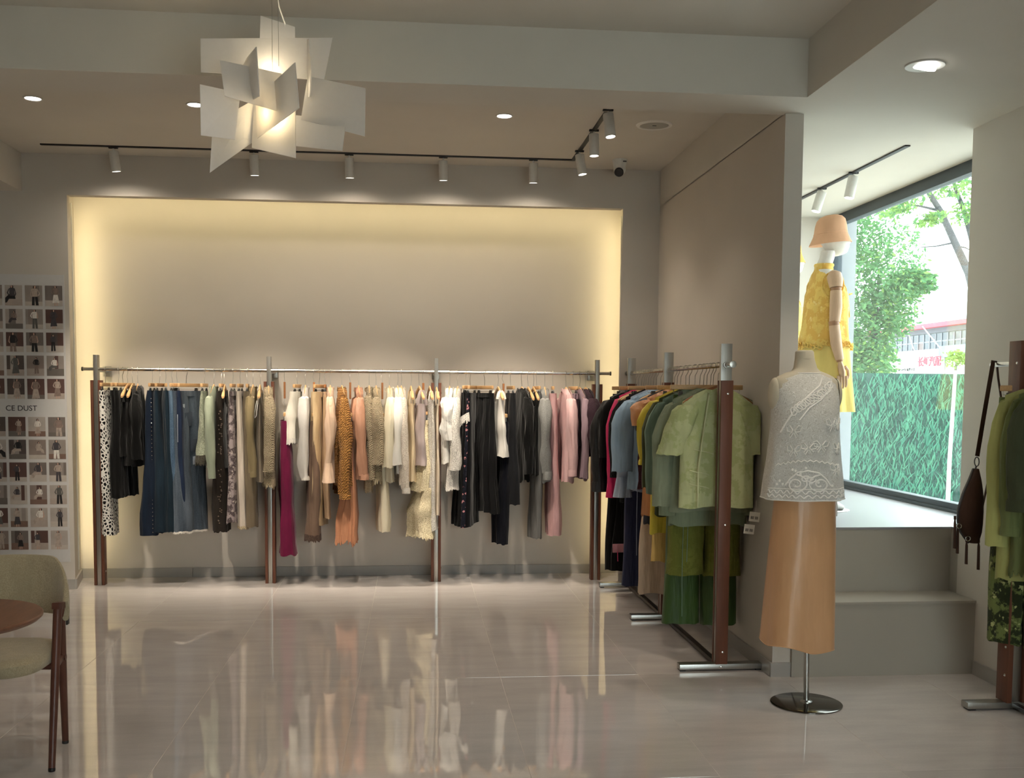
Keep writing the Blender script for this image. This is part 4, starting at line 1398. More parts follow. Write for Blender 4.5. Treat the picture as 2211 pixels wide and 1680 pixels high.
h1(1145, 4, 'shoulder', 'black fine knit', 'sweater', 'black fine knit beside the grey trousers', 'sweater',
   lambda g: g_tank(g, F['black'], Tz(1143, 1026), W=0.17, bt=0.014, bb=0.024, seed=55))
h1(1152, 2, 'clip', 'long grey trousers', 'trousers', 'long grey jersey trousers half behind the grey sweatshirt', 'trousers',
   lambda g: g_trousers(g, F['grey'], CT, Tz(1152, 1165), Wt=0.15, Wb=0.15, bt=0.02, bb=0.036, drift=0.004, seed=56))
h1(1170, -4, 'shoulder', 'grey marl sweatshirt', 'sweatshirt', 'grey marl sweatshirt with a ribbed cuff', 'sweatshirt',
   lambda g: g_top(g, F['greymarl'], Tz(1168, 1040), bt=0.028, bb=0.045, sleeve=0.56, sr=(0.066, 0.05), seed=57, cuff=0.05))
h1(1188, -5, 'clip', 'dusty pink trousers', 'trousers', 'long dusty pink trousers beside the grey sweatshirt', 'trousers',
   lambda g: g_trousers(g, F['pink'], CT, Tz(1190, 1158), Wt=0.15, Wb=0.16, bt=0.026, bb=0.046, drift=-0.012, seed=58), L=0.22)
h1(1218, 4, 'shoulder', 'pale pink sweatshirt', 'sweatshirt', 'pale pink sweatshirt with a knotted cuff', 'sweatshirt',
   lambda g: g_top(g, F['pinkpale'], Tz(1220, 1040), bt=0.026, bb=0.045, sleeve=0.55, sr=(0.062, 0.05), seed=59, cuff=0.035))
h1(1234, 3, 'clip', 'plum shorts', 'shorts', 'dark plum fleece shorts between the pink sweatshirt and plum tee', 'shorts',
   lambda g: g_trousers(g, F['plum'], CT, Tz(1233, 965), Wt=0.15, Wb=0.16, bt=0.02, bb=0.028, seed=60, band_mat=F['mauve']))
h1(1249, 3, 'shoulder', 'dusty mauve long top', 'top', 'dusty mauve long-sleeved top showing below the plum tee', 'top',
   lambda g: g_top(g, F['mauve'], Tz(1256, 1035), bt=0.02, bb=0.03, sleeve=0.60, sr=(0.05, 0.036), drift=-0.01, seed=61))
h1(1262, 6, 'shoulder', 'dark plum tee', 'tee', 'dark plum short-sleeved tee beside the last post', 'tee',
   lambda g: g_top(g, F['plum'], Tz(1262, 985), W=0.2, bt=0.03, bb=0.06, sleeve=0.30, sr=(0.075, 0.072), drift=-0.012, seed=62))

# ------------------------------------------------------------------ clothes on the standing rack (rail runs away from the camera)
F['hotpink'] = fabric('hot_pink_satin', S(214, 40, 104), rough=0.5, spec=0.4)
F['pinktrim'] = fabric('pale_pink_satin_trim', S(214, 150, 158), rough=0.5)
F['redfloral'] = fabric('red_floral_print', S(206, 84, 78), 'print', S(232, 176, 130), 45, c3=S(90, 36, 50))
F['blacklace'] = fabric('black_burnout_lace', S(24, 23, 26), 'lace', S(9, 9, 10), 40)
F['lightblue'] = fabric('light_blue_cotton', S(154, 180, 204), wrinkle=0.5)
F['paleblue'] = fabric('pale_blue_grey_poplin', S(172, 184, 204), wrinkle=0.5)
F['plumlace'] = fabric('dark_red_lace', S(72, 34, 44), 'lace', S(30, 16, 22), 60)
F['peach'] = fabric('peach_brown_silk', S(212, 154, 112), rough=0.5, spec=0.4, wrinkle=0.5)
F['yellow'] = fabric('lemon_yellow_silk', S(222, 200, 66), rough=0.5, spec=0.4, wrinkle=0.5)
F['darkolive'] = fabric('dark_olive_cotton', S(70, 76, 50))
F['seagreen'] = fabric('grey_sea_green_linen', S(120, 142, 126))
F['greygreen'] = fabric('grey_green_linen', S(140, 148, 124))
F['palegreen'] = fabric('pale_green_jacquard', S(192, 198, 150), 'print', S(178, 186, 132), 14, wrinkle=0.3)
F['palegreen_edge'] = fabric('pale_green_binding', S(200, 204, 160))
F['sagewool'] = fabric('sage_grey_poplin', S(132, 142, 116))
F['olive'] = fabric('olive_jacquard', S(116, 120, 56), 'print', S(108, 112, 50), 30)
F['darkgreen'] = fabric('bottle_green_satin', S(58, 84, 36), rough=0.5, spec=0.4)
F['beigesatin'] = fabric('beige_satin', S(206, 184, 160), rough=0.5, spec=0.4)
F['butter'] = fabric('butter_yellow_satin', S(224, 190, 112), rough=0.5, spec=0.4)
F['navysatin'] = fabric('midnight_blue_satin', S(22, 30, 66), rough=0.5, spec=0.4)
F['slate'] = fabric('slate_blue_cotton', S(74, 80, 92))
M_TAG = plain('paper_tag', S(226, 224, 216), rough=0.7)
M_INK = plain('black_ink', S(22, 22, 24), rough=0.8)
G2 = 'clothes on the standing rack'


def price_tag(parent, loc, rz=0.0, w=0.028, h=0.05):
    o = MB().box(-w, w, -0.0008, 0.0008, -h, 0).build('price_tag', M_TAG, parent, smooth=False)
    o.location = loc
    o.rotation_euler = (0, 0.12, rz)
    b = MB()
    r = random.Random(int(loc[2] * 1e4))
    x = -w * 0.7
    for blk in range(2):
        for k in range(6):
            ww = r.choice((0.0009, 0.0016, 0.0022))
            b.box(x, x + ww, -0.0012, -0.0009, -h * 0.75, -h * 0.45)
            x += ww + 0.0012
        x += 0.006
    b.build('barcode', M_INK, o, smooth=False)
    MB().tube([(0, 0, 0), (0.002, 0.001, 0.03), (0.0, 0.004, 0.06)], 0.0006, 4).build('string', M_TAG, o)


def h2(y, yaw, ht, short, name, label, cat, fn, **kw):
    SEED[0] += 1
    return hang((RX2, y, RAILZ), math.radians(yaw), ht, short, name, label, cat, G2, fn, SEED[0], hg='hangers on the standing rack', **kw)


def cord_strings(g, mat, pts):
    for P in pts:
        MB().tube(P, 0.0018, 5).build('tie_cord', mat, g)


# far end first
UCLAMP[0] = 0.222
h2(7.36, 0, 'clip', 'far black wide trousers', 'trousers', 'black wide trousers at the far end of the standing rack', 'trousers',
   lambda g: g_trousers(g, F['black'], CT, 0.15 - RAILZ, Wt=0.16, Wb=0.20, bt=0.025, bb=0.035, seed=101), L=0.34)
h2(7.27, 2, 'shoulder', 'far black satin jacket', 'jacket', 'black satin jacket with a full sleeve, farthest on the standing rack', 'jacket',
   lambda g: g_top(g, F['blacksatin'], 0.78 - RAILZ, W=0.21, bt=0.03, bb=0.05, sleeve=0.60, sr=(0.075, 0.062), out=0.05, seed=102, cuff=0.06))
h2(7.16, -2, 'shoulder', 'second black blouse', 'blouse', 'black blouse between the satin jacket and the hot pink shirt', 'blouse',
   lambda g: g_top(g, F['black'], 0.86 - RAILZ, W=0.20, bt=0.025, bb=0.04, sleeve=0.42, sr=(0.07, 0.055), out=0.03, seed=103))
h2(7.09, 2, 'clip', 'black skirt with pale pink hem', 'skirt', 'long black skirt with a pale pink satin hem band', 'skirt',
   lambda g: (g_skirt(g, F['black'], CT, 0.20 - RAILZ, Wt=0.14, Wb=0.21, bt=0.022, bb=0.04, seed=104, amp=0.01),
              MB().obox((-0.16, -0.045, 0.36 - RAILZ), (0.055, 0.004, 0), (0, 0.003, 0), (0, 0, 0.03)).build('hem_band', F['pinktrim'], g, bevel=0.002),
              MB().tube([(-0.18, -0.05, 0.34 - RAILZ), (-0.178, -0.052, 0.27 - RAILZ)], 0.006, 6, flat=0.4).build('ribbon_end', F['hotpink'], g)), L=0.34)
h2(7.03, 3, 'shoulder', 'hot pink shirt', 'shirt', 'hot pink long-sleeved shirt among the black clothes', 'shirt',
   lambda g: g_top(g, F['hotpink'], 0.80 - RAILZ, W=0.19, bt=0.022, bb=0.03, sleeve=0.60, sr=(0.055, 0.04), out=0.025, seed=105, cuff=0.09, cuff_flare=1.25))
h2(6.96, 0, 'shoulder', 'red floral camisole', 'camisole', 'red and orange floral camisole beside the hot pink shirt', 'camisole',
   lambda g: g_tank(g, F['redfloral'], 1.02 - RAILZ, W=0.185, bt=0.02, bb=0.03, seed=106, ztop=-0.20))
h2(6.88, 2, 'shoulder', 'black sleeveless top', 'top', 'black sleeveless top with a wooden hanger end showing', 'top',
   lambda g: g_tank(g, F['black'], 0.70 - RAILZ, W=0.19, bt=0.022, bb=0.035, seed=107, ztop=-0.21, strap=0.03))
h2(6.80, 0, 'clip', 'midnight blue trousers', 'trousers', 'midnight blue satin trousers below the light blue shirts', 'trousers',
   lambda g: g_trousers(g, F['navysatin'], CT, 0.14 - RAILZ, Wt=0.16, Wb=0.19, bt=0.024, bb=0.035, seed=108), L=0.34)
h2(6.72, -2, 'shoulder', 'black lace shirt', 'shirt', 'black lace-textured shirt left of the light blue shirt', 'shirt',
   lambda g: g_top(g, F['blacklace'], 0.80 - RAILZ, W=0.205, bt=0.028, bb=0.045, sleeve=0.52, sr=(0.07, 0.055), out=0.03, seed=109))
h2(6.60, 0, 'shoulder', 'pale blue-grey blouse', 'blouse', 'pale blue-grey blouse whose flared cuff shows below the light blue shirt', 'blouse',
   lambda g: g_top(g, F['paleblue'], 0.80 - RAILZ, W=0.20, bt=0.022, bb=0.035, sleeve=0.52, sr=(0.062, 0.045), out=0.03, seed=110, cuff=0.12, cuff_flare=1.5))
h2(6.50, -3, 'shoulder', 'light blue shirt', 'shirt', 'light blue shirt with dropped half sleeves in the middle of the rack', 'shirt',
   lambda g: (g_top(g, F['lightblue'], 0.82 - RAILZ, W=0.215, bt=0.028, bb=0.045, sleeve=0.46, sr=(0.080, 0.072), out=0.03, seed=111),
              cord_strings(g, F['paleblue'], [[(-0.17, -0.05, 0.82 - RAILZ), (-0.172, -0.055, 0.6 - RAILZ), (-0.168, -0.05, 0.40 - RAILZ)]])))
h2(6.40 - 0.08, 0, 'shoulder', 'dark red lace top', 'top', 'dark red lace top squeezed behind the peach blouse', 'top',
   lambda g: g_tank(g, F['plumlace'], 0.84 - RAILZ, W=0.185, bt=0.018, bb=0.028, seed=112, ztop=-0.21, strap=0.03))
h2(6.24, 0, 'clip', 'beige satin maxi skirt', 'skirt', 'long beige satin skirt below the peach blouse', 'skirt',
   lambda g: g_skirt(g, F['beigesatin'], CT, 0.20 - RAILZ, Wt=0.15, Wb=0.215, bt=0.022, bb=0.04, seed=113, amp=0.010), L=0.36)
h2(6.18, 2, 'shoulder', 'slate blue cotton top', 'top', 'slate blue top whose hem shows under the peach blouse', 'top',
   lambda g: g_top(g, F['slate'], 0.64 - RAILZ, W=0.185, bt=0.02, bb=0.03, sleeve=0.2, sr=(0.055, 0.05), seed=114))
h2(6.10, -2, 'shoulder', 'peach brown silk blouse', 'blouse', 'peach brown sleeveless silk blouse with frilled armholes', 'blouse',
   lambda g: g_top(g, F['peach'], 0.70 - RAILZ, W=0.205, bt=0.03, bb=0.055, sleeve=0.16, sr=(0.065, 0.06), seed=115, amp=0.02, flare=1.12))
h2(5.98, 0, 'clip', 'butter yellow trousers', 'trousers', 'butter yellow satin trousers below the lemon blouse', 'trousers',
   lambda g: g_trousers(g, F['butter'], CT - 0.25, 0.44 - RAILZ, Wt=0.16, Wb=0.19, bt=0.026, bb=0.05, seed=116, amp=0.014), L=0.34)
h2(5.90, 0, 'shoulder', 'lemon yellow blouse', 'blouse', 'lemon yellow silk blouse between the peach and dark olive ones', 'blouse',
   lambda g: g_top(g, F['yellow'], 0.62 - RAILZ, W=0.205, bt=0.028, bb=0.04, sleeve=0.36, sr=(0.066, 0.058), seed=117, cuff=0.02))
h2(5.78, 0, 'shoulder', 'dark olive shirt', 'shirt', 'dark olive shirt just behind the sea-green one', 'shirt',
   lambda g: (g_top(g, F['darkolive'], 0.74 - RAILZ, W=0.21, bt=0.026, bb=0.04, sleeve=0.50, sr=(0.062, 0.055), seed=118),
              cord_strings(g, F['darkolive'], [[(-0.15, -0.05, 0.75 - RAILZ), (-0.148, -0.055, 0.60 - RAILZ)], [(-0.135, -0.05, 0.75 - RAILZ), (-0.130, -0.055, 0.61 - RAILZ)]])))
h2(5.68, 1, 'shoulder', 'sea-green linen shirt', 'shirt', 'grey sea-green linen shirt, third from the near post', 'shirt',
   lambda g: g_top(g, F['seagreen'], 0.80 - RAILZ, W=0.215, bt=0.026, bb=0.04, sleeve=0.52, sr=(0.062, 0.05), seed=119))
h2(5.60, 0, 'clip', 'bottle green wide trousers', 'trousers', 'bottle green satin wide trousers, lowest at the near post', 'trousers',
   lambda g: g_trousers(g, F['darkgreen'], CT, 0.155 - RAILZ, Wt=0.165, Wb=0.205, bt=0.026, bb=0.05, seed=120, amp=0.007), L=0.36)
h2(5.54, 0, 'clip', 'olive jacquard shorts', 'shorts', 'long olive jacquard shorts above the bottle green trousers', 'shorts',
   lambda g: (g_trousers(g, F['olive'], CT - 0.3, 0.438 - RAILZ, Wt=0.17, Wb=0.205, bt=0.03, bb=0.05, seed=121, amp=0.007),
              cord_strings(g, F['seagreen'], [[(-0.13, -0.06, 0.75 - RAILZ), (-0.135, -0.065, 0.5 - RAILZ), (-0.13, -0.06, 0.22 - RAILZ)], [(-0.105, -0.06, 0.75 - RAILZ), (-0.11, -0.065, 0.52 - RAILZ)]]),
              cord_strings(g, F['darkolive'], [[(0.13, -0.06, 0.75 - RAILZ), (0.128, -0.062, 0.58 - RAILZ)]])), L=0.40)


def greyshirt(g):
    g_top(g, F['sagewool'], 0.722 - RAILZ, W=0.205, bt=0.028, bb=0.042, sleeve=0.62, sr=(0.062, 0.05), out=0.01, seed=122, amp=0.008)
    MB().obox((0.0, -0.052, 0.90 - RAILZ), (0.006, 0, 0), (0, 0.003, 0), (0, 0, 0.17)).build('button_placket', F['sagewool'], g, bevel=0.002)


h2(5.47, 0, 'shoulder', 'sage grey shirt', 'shirt', 'sage grey long shirt showing its hem below the pale green jacket', 'shirt', greyshirt)
h2(5.42, -3, 'shoulder', 'grey-green linen jacket', 'jacket', 'grey-green linen jacket peeping out behind the pale green one', 'jacket',
   lambda g: g_top(g, F['greygreen'], 0.80 - RAILZ, W=0.22, bt=0.03, bb=0.04, sleeve=0.56, sr=(0.062, 0.055), out=0.03, seed=123))


def frog_jacket(g):
    g_top(g, F['palegreen'], 0.835 - RAILZ, W=0.195, bt=0.034, bb=0.052, sleeve=0.27, sr=(0.080, 0.072), out=0.040, slant=True, slope=0.105, seed=124, amp=0.007, collar_mat=F['palegreen_edge'], flare=1.03)
    # curved front edge, hem binding, three knotted frog fastenings
    P = []
    for k in range(13):
        t = k / 12
        z = lerp(-0.145, 0.84 - RAILZ, t)
        x = lerp(-0.06, -0.115, min(1, t * 1.5)) if t < 0.67 else -0.115
        P.append((x, -lerp(0.046, 0.068, min(1, 0.2 + t)), z))
    MB().tube(P, 0.0045, 6).build('front_edge', F['palegreen_edge'], g)
    for k, z in enumerate((1.13, 1.02, 0.95)):
        x0 = -0.105 + 0.02 * max(0, 1 - k)
        MB().tube([(x0 - 0.055, -0.062, z - RAILZ + 0.012), (x0 - 0.02, -0.066, z - RAILZ + 0.003), (x0, -0.068, z - RAILZ), (x0 + 0.02, -0.066, z - RAILZ - 0.003), (x0 + 0.05, -0.062, z - RAILZ - 0.012)], 0.0032, 6).build('frog_fastening', F['palegreen_edge'], g)
    price_tag(g, (0.19, -0.075, 0.835 - RAILZ - 0.02))
    price_tag(g, (0.165, -0.07, 0.75 - RAILZ))


h2(5.33, 0, 'shoulder', 'pale green frog-button jacket', 'jacket', 'pale green jacket with frog fastenings, nearest on the standing rack', 'jacket', frog_jacket, dark=True)

# ------------------------------------------------------------------ rack at the right edge
F['lime'] = fabric('lime_green_chiffon', S(168, 168, 104), alpha=0.95, wrinkle=0.4)
F['oliveleaf'] = fabric('olive_linen', S(104, 112, 70), wrinkle=0.6)
F['darkmoss'] = fabric('dark_moss_linen', S(68, 72, 52), wrinkle=0.6)
F['jungle'] = fabric('leafy_green_print', S(106, 116, 66), 'print', S(44, 50, 30), 16, c3=S(170, 172, 116))
F['dustpink'] = fabric('dusty_rose_print', S(160, 110, 108), 'print', S(112, 70, 72), 40)
UCLAMP[0] = 9.0
G3 = 'clothes on the rack at the right edge'


def h3(y, yaw, ht, short, name, label, cat, fn, dx=0.0, **kw):
    SEED[0] += 1
    return hang((RX3 + dx, y, RAILZ), math.radians(yaw), ht, short, name, label, cat, G3, fn, SEED[0], hg='hangers on the right-hand rack', **kw)


h3(4.385, -62, 'clip', 'leafy printed trousers', 'trousers', 'leafy green printed trousers hanging lowest on the right-hand rack', 'trousers',
   lambda g: g_trousers(g, F['jungle'], CT, 0.30 - RAILZ, Wt=0.15, Wb=0.16, bt=0.022, bb=0.035, seed=201), L=0.3)
h3(4.30, -28, 'shoulder', 'lime chiffon tunic', 'tunic', 'lime green chiffon tunic behind the brown bag', 'tunic',
   lambda g: g_top(g, F['lime'], 0.62 - RAILZ, W=0.14, bt=0.030, bb=0.05, sleeve=0.66, sr=(0.05, 0.05), seed=202, out=0.0), dx=-0.02)
h3(4.22, -30, 'shoulder', 'olive linen blouse', 'blouse', 'olive linen blouse with gathered hem next to the lime tunic', 'blouse',
   lambda g: g_top(g, F['oliveleaf'], 0.70 - RAILZ, W=0.13, bt=0.030, bb=0.05, sleeve=0.58, sr=(0.052, 0.05), seed=203, cuff=0.03, out=0.0, trim=F['oliveleaf'], trim_depth=0.06), dx=-0.015)
h3(4.13, -30, 'shoulder', 'dark moss coat', 'coat', 'dark moss green coat with a full sleeve at the picture edge', 'coat',
   lambda g: g_top(g, F['darkmoss'], 0.66 - RAILZ, W=0.12, bt=0.035, bb=0.05, sleeve=0.46, sr=(0.066, 0.064), seed=204, cuff=0.04, out=0.02), dx=-0.015)
h3(3.98, -34, 'clip', 'dusty rose printed shirt', 'shirt', 'dusty rose printed shirt just cut by the right picture edge', 'shirt',
   lambda g: g_top(g, F['dustpink'], 0.78 - RAILZ, W=0.11, bt=0.026, bb=0.045, sleeve=0.55, sr=(0.05, 0.046), seed=205, out=0.0), dx=0.0, L=0.26)

# brown sling bag on the rail end
F['suede'] = fabric('dark_brown_suede', S(62, 42, 32), var=0.2, rough=0.8, wrinkle=0.25)
F['leather'] = plain('black_brown_leather', S(36, 26, 24), rough=0.5)
BY = 4.6
bag = empty('sling_bag', (RX3 - 0.02, 4.68, RAILZ))
tag(bag, 'dark brown suede sling bag with tassels hanging from the rail end', 'bag')


def bp(x, y, d=0.0):
    return onY(x, y, BY + d) - bag.location


MB().tube([(0.022, 0.0, 0.0), (0.016, 0.0, 0.016), (0.0, -0.004, 0.0155), (-0.006, -0.012, 0.0), bp(2136, 830, 0.04), bp(2124, 900, 0.02), bp(2110, 985)], 0.010, 8, flat=0.25).build('strap', F['suede'], bag)
MB().tube([(0.022, 0.0, 0.0), (0.03, 0.0, -0.06), bp(2163, 870, 0.10), bp(2150, 960, 0.10), bp(2118, 1110, 0.06)], 0.010, 8, flat=0.25).build('strap', F['suede'], bag)
cl = [bp(2109 + 5 * math.sin(q), 997 - 10 * math.cos(q)) for q in [2 * math.pi * j / 12 for j in range(13)]]
MB().tube(cl, 0.0026, 6).build('swivel_clasp', M_DARKSTEEL, bag)
MB().tube([bp(2108, 1006), bp(2106, 1014)], 0.004, 6).build('clasp_ring', M_DARKSTEEL, bag)
RB = []
N = 15
for i in range(N):
    t = i / (N - 1)
    y = lerp(1012, 1172, t)
    xl = [(0, 2103), (0.15, 2094), (0.35, 2080), (0.55, 2070), (0.75, 2068), (0.88, 2076), (1.0, 2092)]
    xr_ = [(0, 2110), (0.15, 2115), (0.35, 2119), (0.55, 2120), (0.75, 2119), (0.88, 2117), (1.0, 2110)]
    ip = lambda T: next(lerp(a[1], b[1], (t - a[0]) / (b[0] - a[0])) for a, b in zip(T, T[1:]) if a[0] <= t <= b[0] + 1e-9)
    a, b = bp(ip(xl), y), bp(ip(xr_), y)
    c, w = (a + b) / 2, (b - a).length / 2
    d = 0.012 + 0.040 * math.sin(math.pi * (0.08 + 0.84 * t)) ** 0.8
    RB.append([(c.x + w * spow(math.cos(q), 0.8), c.y + d * spow(math.sin(q), 0.9), c.z) for q in [2 * math.pi * j / 28 for j in range(28)]])
bb_ = MB().rings(RB, True, True).build('bag_body', F['suede'], bag)
MB().tube([(RB[i][14][0] - 0.001, RB[i][14][1], RB[i][14][2]) for i in range(N)], 0.005, 6).build('piping', F['leather'], bb_)
MB().tube([(RB[i][0][0] + 0.001, RB[i][0][1], RB[i][0][2]) for i in range(N)], 0.004, 6).build('piping', F['leather'], bb_)
for (x, y, l) in ((2062, 1122, 62), (2068, 1140, 55), (2087, 1170, 48), (2113, 1172, 58)):
    tt = MB()
    tt.tube([bp(x, y - 8, -0.02), bp(x, y, -0.02)], 0.006, 8)
    tt.tube([bp(x, y, -0.02), bp(x, y + 8, -0.02), bp(x - 1, y + l, -0.02)], [0.005, 0.0085, 0.010], 9, flat=0.6)
    tt.build('tassel', F['suede'], bag)
for (x, y) in ((2071, 1136), (2090, 1163)):
    MB().tube([bp(x + 5 * math.cos(q), y + 5 * math.sin(q), -0.035) for q in [2 * math.pi * j / 14 for j in range(15)]], 0.0022, 6).build('metal_ring', M_CHROME, bag)

# ------------------------------------------------------------------ dress form with lace top and satin skirt
F['linenform'] = fabric('ivory_linen_cover', S(200, 190, 168), var=0.03, wrinkle=0.05, weave=500)
F['organza'] = fabric('white_embroidered_organza', S(206, 201, 191), 'embroidery', S(248, 246, 240), 34, alpha=0.80, wrinkle=0.1, var=0.04)
F['organza_plain'] = fabric('white_organza_edge', S(240, 236, 228), alpha=0.95, wrinkle=0.1, var=0.03)
F['braid'] = fabric('white_cord_braid', S(248, 244, 236), var=0.02, wrinkle=0.1)
F['apricot'] = fabric('apricot_satin', S(208, 160, 116), rough=0.34, spec=0.5, wrinkle=0.12, weave=0, var=0.05)

FX, FY = 1.770, 4.585


def ell_rings(prof, n=40, cx=0.0, cy=0.0):
    """profile rows (z, half width, half depth, dx, dy, folds amplitude, fold count, phase)"""
    R = []
    for row in prof:
        z, a, b = row[:3]
        dx, dy, am, k, ph = (list(row[3:]) + [0, 0, 0, 6, 0][len(row) - 3:])[:5]
        R.append([(cx + dx + (a + am * math.cos(k * q + ph)) * spow(math.cos(q), 0.92), cy + dy + (b + am * math.cos(k * q + ph)) * spow(math.sin(q), 0.92), z + 0) for q in [2 * math.pi * j / n for j in range(n)]])
    return R


form = empty('dress_form', (FX, FY, 0))
tag(form, 'headless ivory dress form on a round steel base before the steps', 'dress form')
MB().lathe([(0.0005, 0.009), (0.156, 0.008), (0.1625, 0.005), (0.1625, 0.001), (0.158, 0.0), (0.0005, 0.0)], 64, c=(0.045, 0, 0)).build('base_plate', brushed('smoked_steel', srgb(108, 104, 98), rough=0.12), form)
MB().lathe([(0.0295, 0.008), (0.028, 0.013), (0.016, 0.016), (0.0135, 0.018), (0.0125, 0.03)], 24, c=(0.045, 0, 0)).build('base_collar', M_STEEL, form)
MB().tube([(0.045, 0, 0.014), (0.035, 0, 0.55), (0.02, 0, 0.92)], 0.0125, 16).build('pole', M_STEEL, form)
body_prof = [(0.90, 0.122, 0.092, 0.0, 0), (0.98, 0.126, 0.096, 0.0, 0), (1.06, 0.122, 0.094), (1.14, 0.115, 0.086), (1.22, 0.122, 0.092), (1.30, 0.135, 0.108, 0, -0.008), (1.36, 0.142, 0.112, 0, -0.010),
             (1.42, 0.150, 0.100, 0, -0.004), (1.46, 0.155, 0.088), (1.49, 0.150, 0.074), (1.51, 0.128, 0.062), (1.525, 0.095, 0.056), (1.535, 0.064, 0.052), (1.55, 0.052, 0.047, 0.0, 0.004), (1.59, 0.043, 0.042, -0.004, 0.004), (1.622, 0.040, 0.040, -0.006, 0.002), (1.628, 0.034, 0.035, -0.006, 0.002)]
MB().rings(ell_rings(body_prof), True, True).build('torso', F['linenform'], form)
MB().lathe([(0.0425, 0.0), (0.0435, 0.004), (0.043, 0.008)], 32, c=(-0.004, 0.004, 1.585)).build('neck_seam', F['linenform'], form)
# shoulder cap on the right-hand side stands out bare
SC = [[(0.140 + 0.028 * math.sin(t * math.pi / 2) * 1.0 + 0.0, 0.056 * math.cos(t * math.pi / 2) * math.cos(q) + 0.0, 1.43 + 0.075 * math.cos(t * math.pi / 2) * math.sin(q)) for q in [2 * math.pi * j / 20 for j in range(20)]] for t in [i / 6 for i in range(7)]]
for s in (1, -1):
    MB().rings([[(s * p[0], p[1], p[2]) for p in r] for r in SC], False, True).build('shoulder_cap', F['linenform'], form)

# lace top
ltop = empty('lace_top', (FX, FY, 0.97))
tag(ltop, 'sleeveless white embroidered organza top on the ivory dress form', 'top')
rows = [(0.555, 0.072, 0.060, 0, 0.0, 0), (0.545, 0.100, 0.066, 0, 0, 0), (0.530, 0.132, 0.074, 0, 0, 0.0), (0.505, 0.148, 0.086, 0, 0, 0), (0.46, 0.153, 0.104, 0, -0.004, 0), (0.40, 0.152, 0.124, 0, -0.008, 0), (0.33, 0.152, 0.132, 0, -0.010, 0.001),
        (0.25, 0.158, 0.130, 0, -0.008, 0.003, 7, 0.4), (0.16, 0.166, 0.132, 0, -0.008, 0.005, 7, 0.4), (0.08, 0.176, 0.136, 0, -0.006, 0.007, 7, 0.4), (0.0, 0.184, 0.140, 0, -0.004, 0.008, 7, 0.4), (-0.012, 0.1855, 0.141, 0, -0.004, 0.008, 7, 0.4), (-0.013, 0.180, 0.135, 0, -0.004, 0.008, 7, 0.4)]
LR = ell_rings([r if len(r) > 6 else r for r in rows], n=72)
lb = MB().rings(LR).build('body', F['organza'], ltop)
MB().tube([LR[0][j] for j in range(72)] + [LR[0][0]], 0.0035, 6).build('neck_binding', F['organza_plain'], ltop)
MB().tube([LR[11][j] for j in range(72)] + [LR[11][0]], 0.003, 6).build('hem_binding', F['organza_plain'], ltop)


def on_top(u, z):
    """a point just proud of the front of the lace top; u from -1 to 1 across"""
    for i in range(len(LR) - 2):
        za, zb = LR[i][0][2], LR[i + 1][0][2]
        if zb <= z <= za:
            t = (za - z) / max(za - zb, 1e-6)
            q = math.pi * 1.5 + u * 1.35
            j = q / (2 * math.pi) * 72
            j0 = int(j) % 72
            j1 = (j0 + 1) % 72
            fr = j - int(j)
            p = [lerp(lerp(LR[i][j0][c], LR[i][j1][c], fr), lerp(LR[i + 1][j0][c], LR[i + 1][j1][c], fr), t) for c in range(3)]
            n = Vector((p[0], p[1], 0)).normalized()
            return (p[0] + n.x * 0.002, p[1] + n.y * 0.002, p[2])
    return (0, 0, z)


def braid(pts, r=0.0026, name='cord_embroidery', parent=None):
    P = [on_top(u, z) for u, z in pts]
    return MB().tube(P, r * 1.5, 5).build(name, F['braid'], parent or ltop)


def curl(cu, cz, r, turns, sgn=1, sq=1.7, start=0.0):
    out = []
    for k in range(26):
        t = k / 25
        a = start + sgn * turns * 2 * math.pi * t
        rr = r * (1 - 0.82 * t)
        out.append((cu + rr * sq * 3.2 * math.cos(a), cz + rr * sq * math.sin(a) * 0.62))
    return out


# diagonal closing, from the neck to the left armhole, and the scroll border
braid([(0.30, 0.535), (0.15, 0.50), (-0.1, 0.455), (-0.35, 0.41), (-0.55, 0.36), (-0.78, 0.29)], 0.003, 'front_edge_cord')
braid([(0.55, 0.52), (0.35, 0.475), (0.12, 0.435), (-0.12, 0.40), (-0.33, 0.345)], 0.0026)
rb = random.Random(9)
for k in range(11):          # crinkled ribbon work along the diagonal
    t = k / 10
    u, z = lerp(0.42, -0.45, t), lerp(0.50, 0.385, t)
    braid([(u + 0.10 * math.cos(a) * rb.uniform(0.7, 1.2), z + 0.016 * math.sin(a) * rb.uniform(0.7, 1.3)) for a in [j * 0.7 for j in range(10)]], 0.0022)
for (u, z, s) in ((0.38, 0.33, 1), (0.62, 0.335, 1), (-0.45, 0.30, 1), (-0.42, 0.215, 0.9), (-0.12, 0.225, 0.9), (0.12, 0.235, 0.9), (0.55, 0.225, 0.9), (0.45, 0.13, 0.9)):
    for sx in (-1, 1):      # butterflies: two wings and a body
        braid([(u + sx * s * 0.02, z), (u + sx * s * 0.10, z + 0.022 * s), (u + sx * s * 0.17, z + 0.018 * s), (u + sx * s * 0.15, z - 0.004 * s), (u + sx * s * 0.06, z - 0.008), (u + sx * s * 0.02, z)], 0.0019)
        braid([(u + sx * s * 0.02, z - 0.004), (u + sx * s * 0.10, z - 0.022 * s), (u + sx * s * 0.07, z - 0.034 * s), (u + sx * s * 0.01, z - 0.010)], 0.0017)
for sx, c in ((-1, -0.32), (1, 0.10)):
    braid(curl(c, 0.062, 0.040, 1.6, sx, start=1.57), 0.0026)
braid([(-0.55, 0.055), (-0.45, 0.085), (-0.30, 0.115), (-0.12, 0.122), (0.08, 0.112), (0.22, 0.085), (0.30, 0.055)], 0.0024)
braid(curl(-0.16, 0.085, 0.016, 1.3, 1), 0.002)
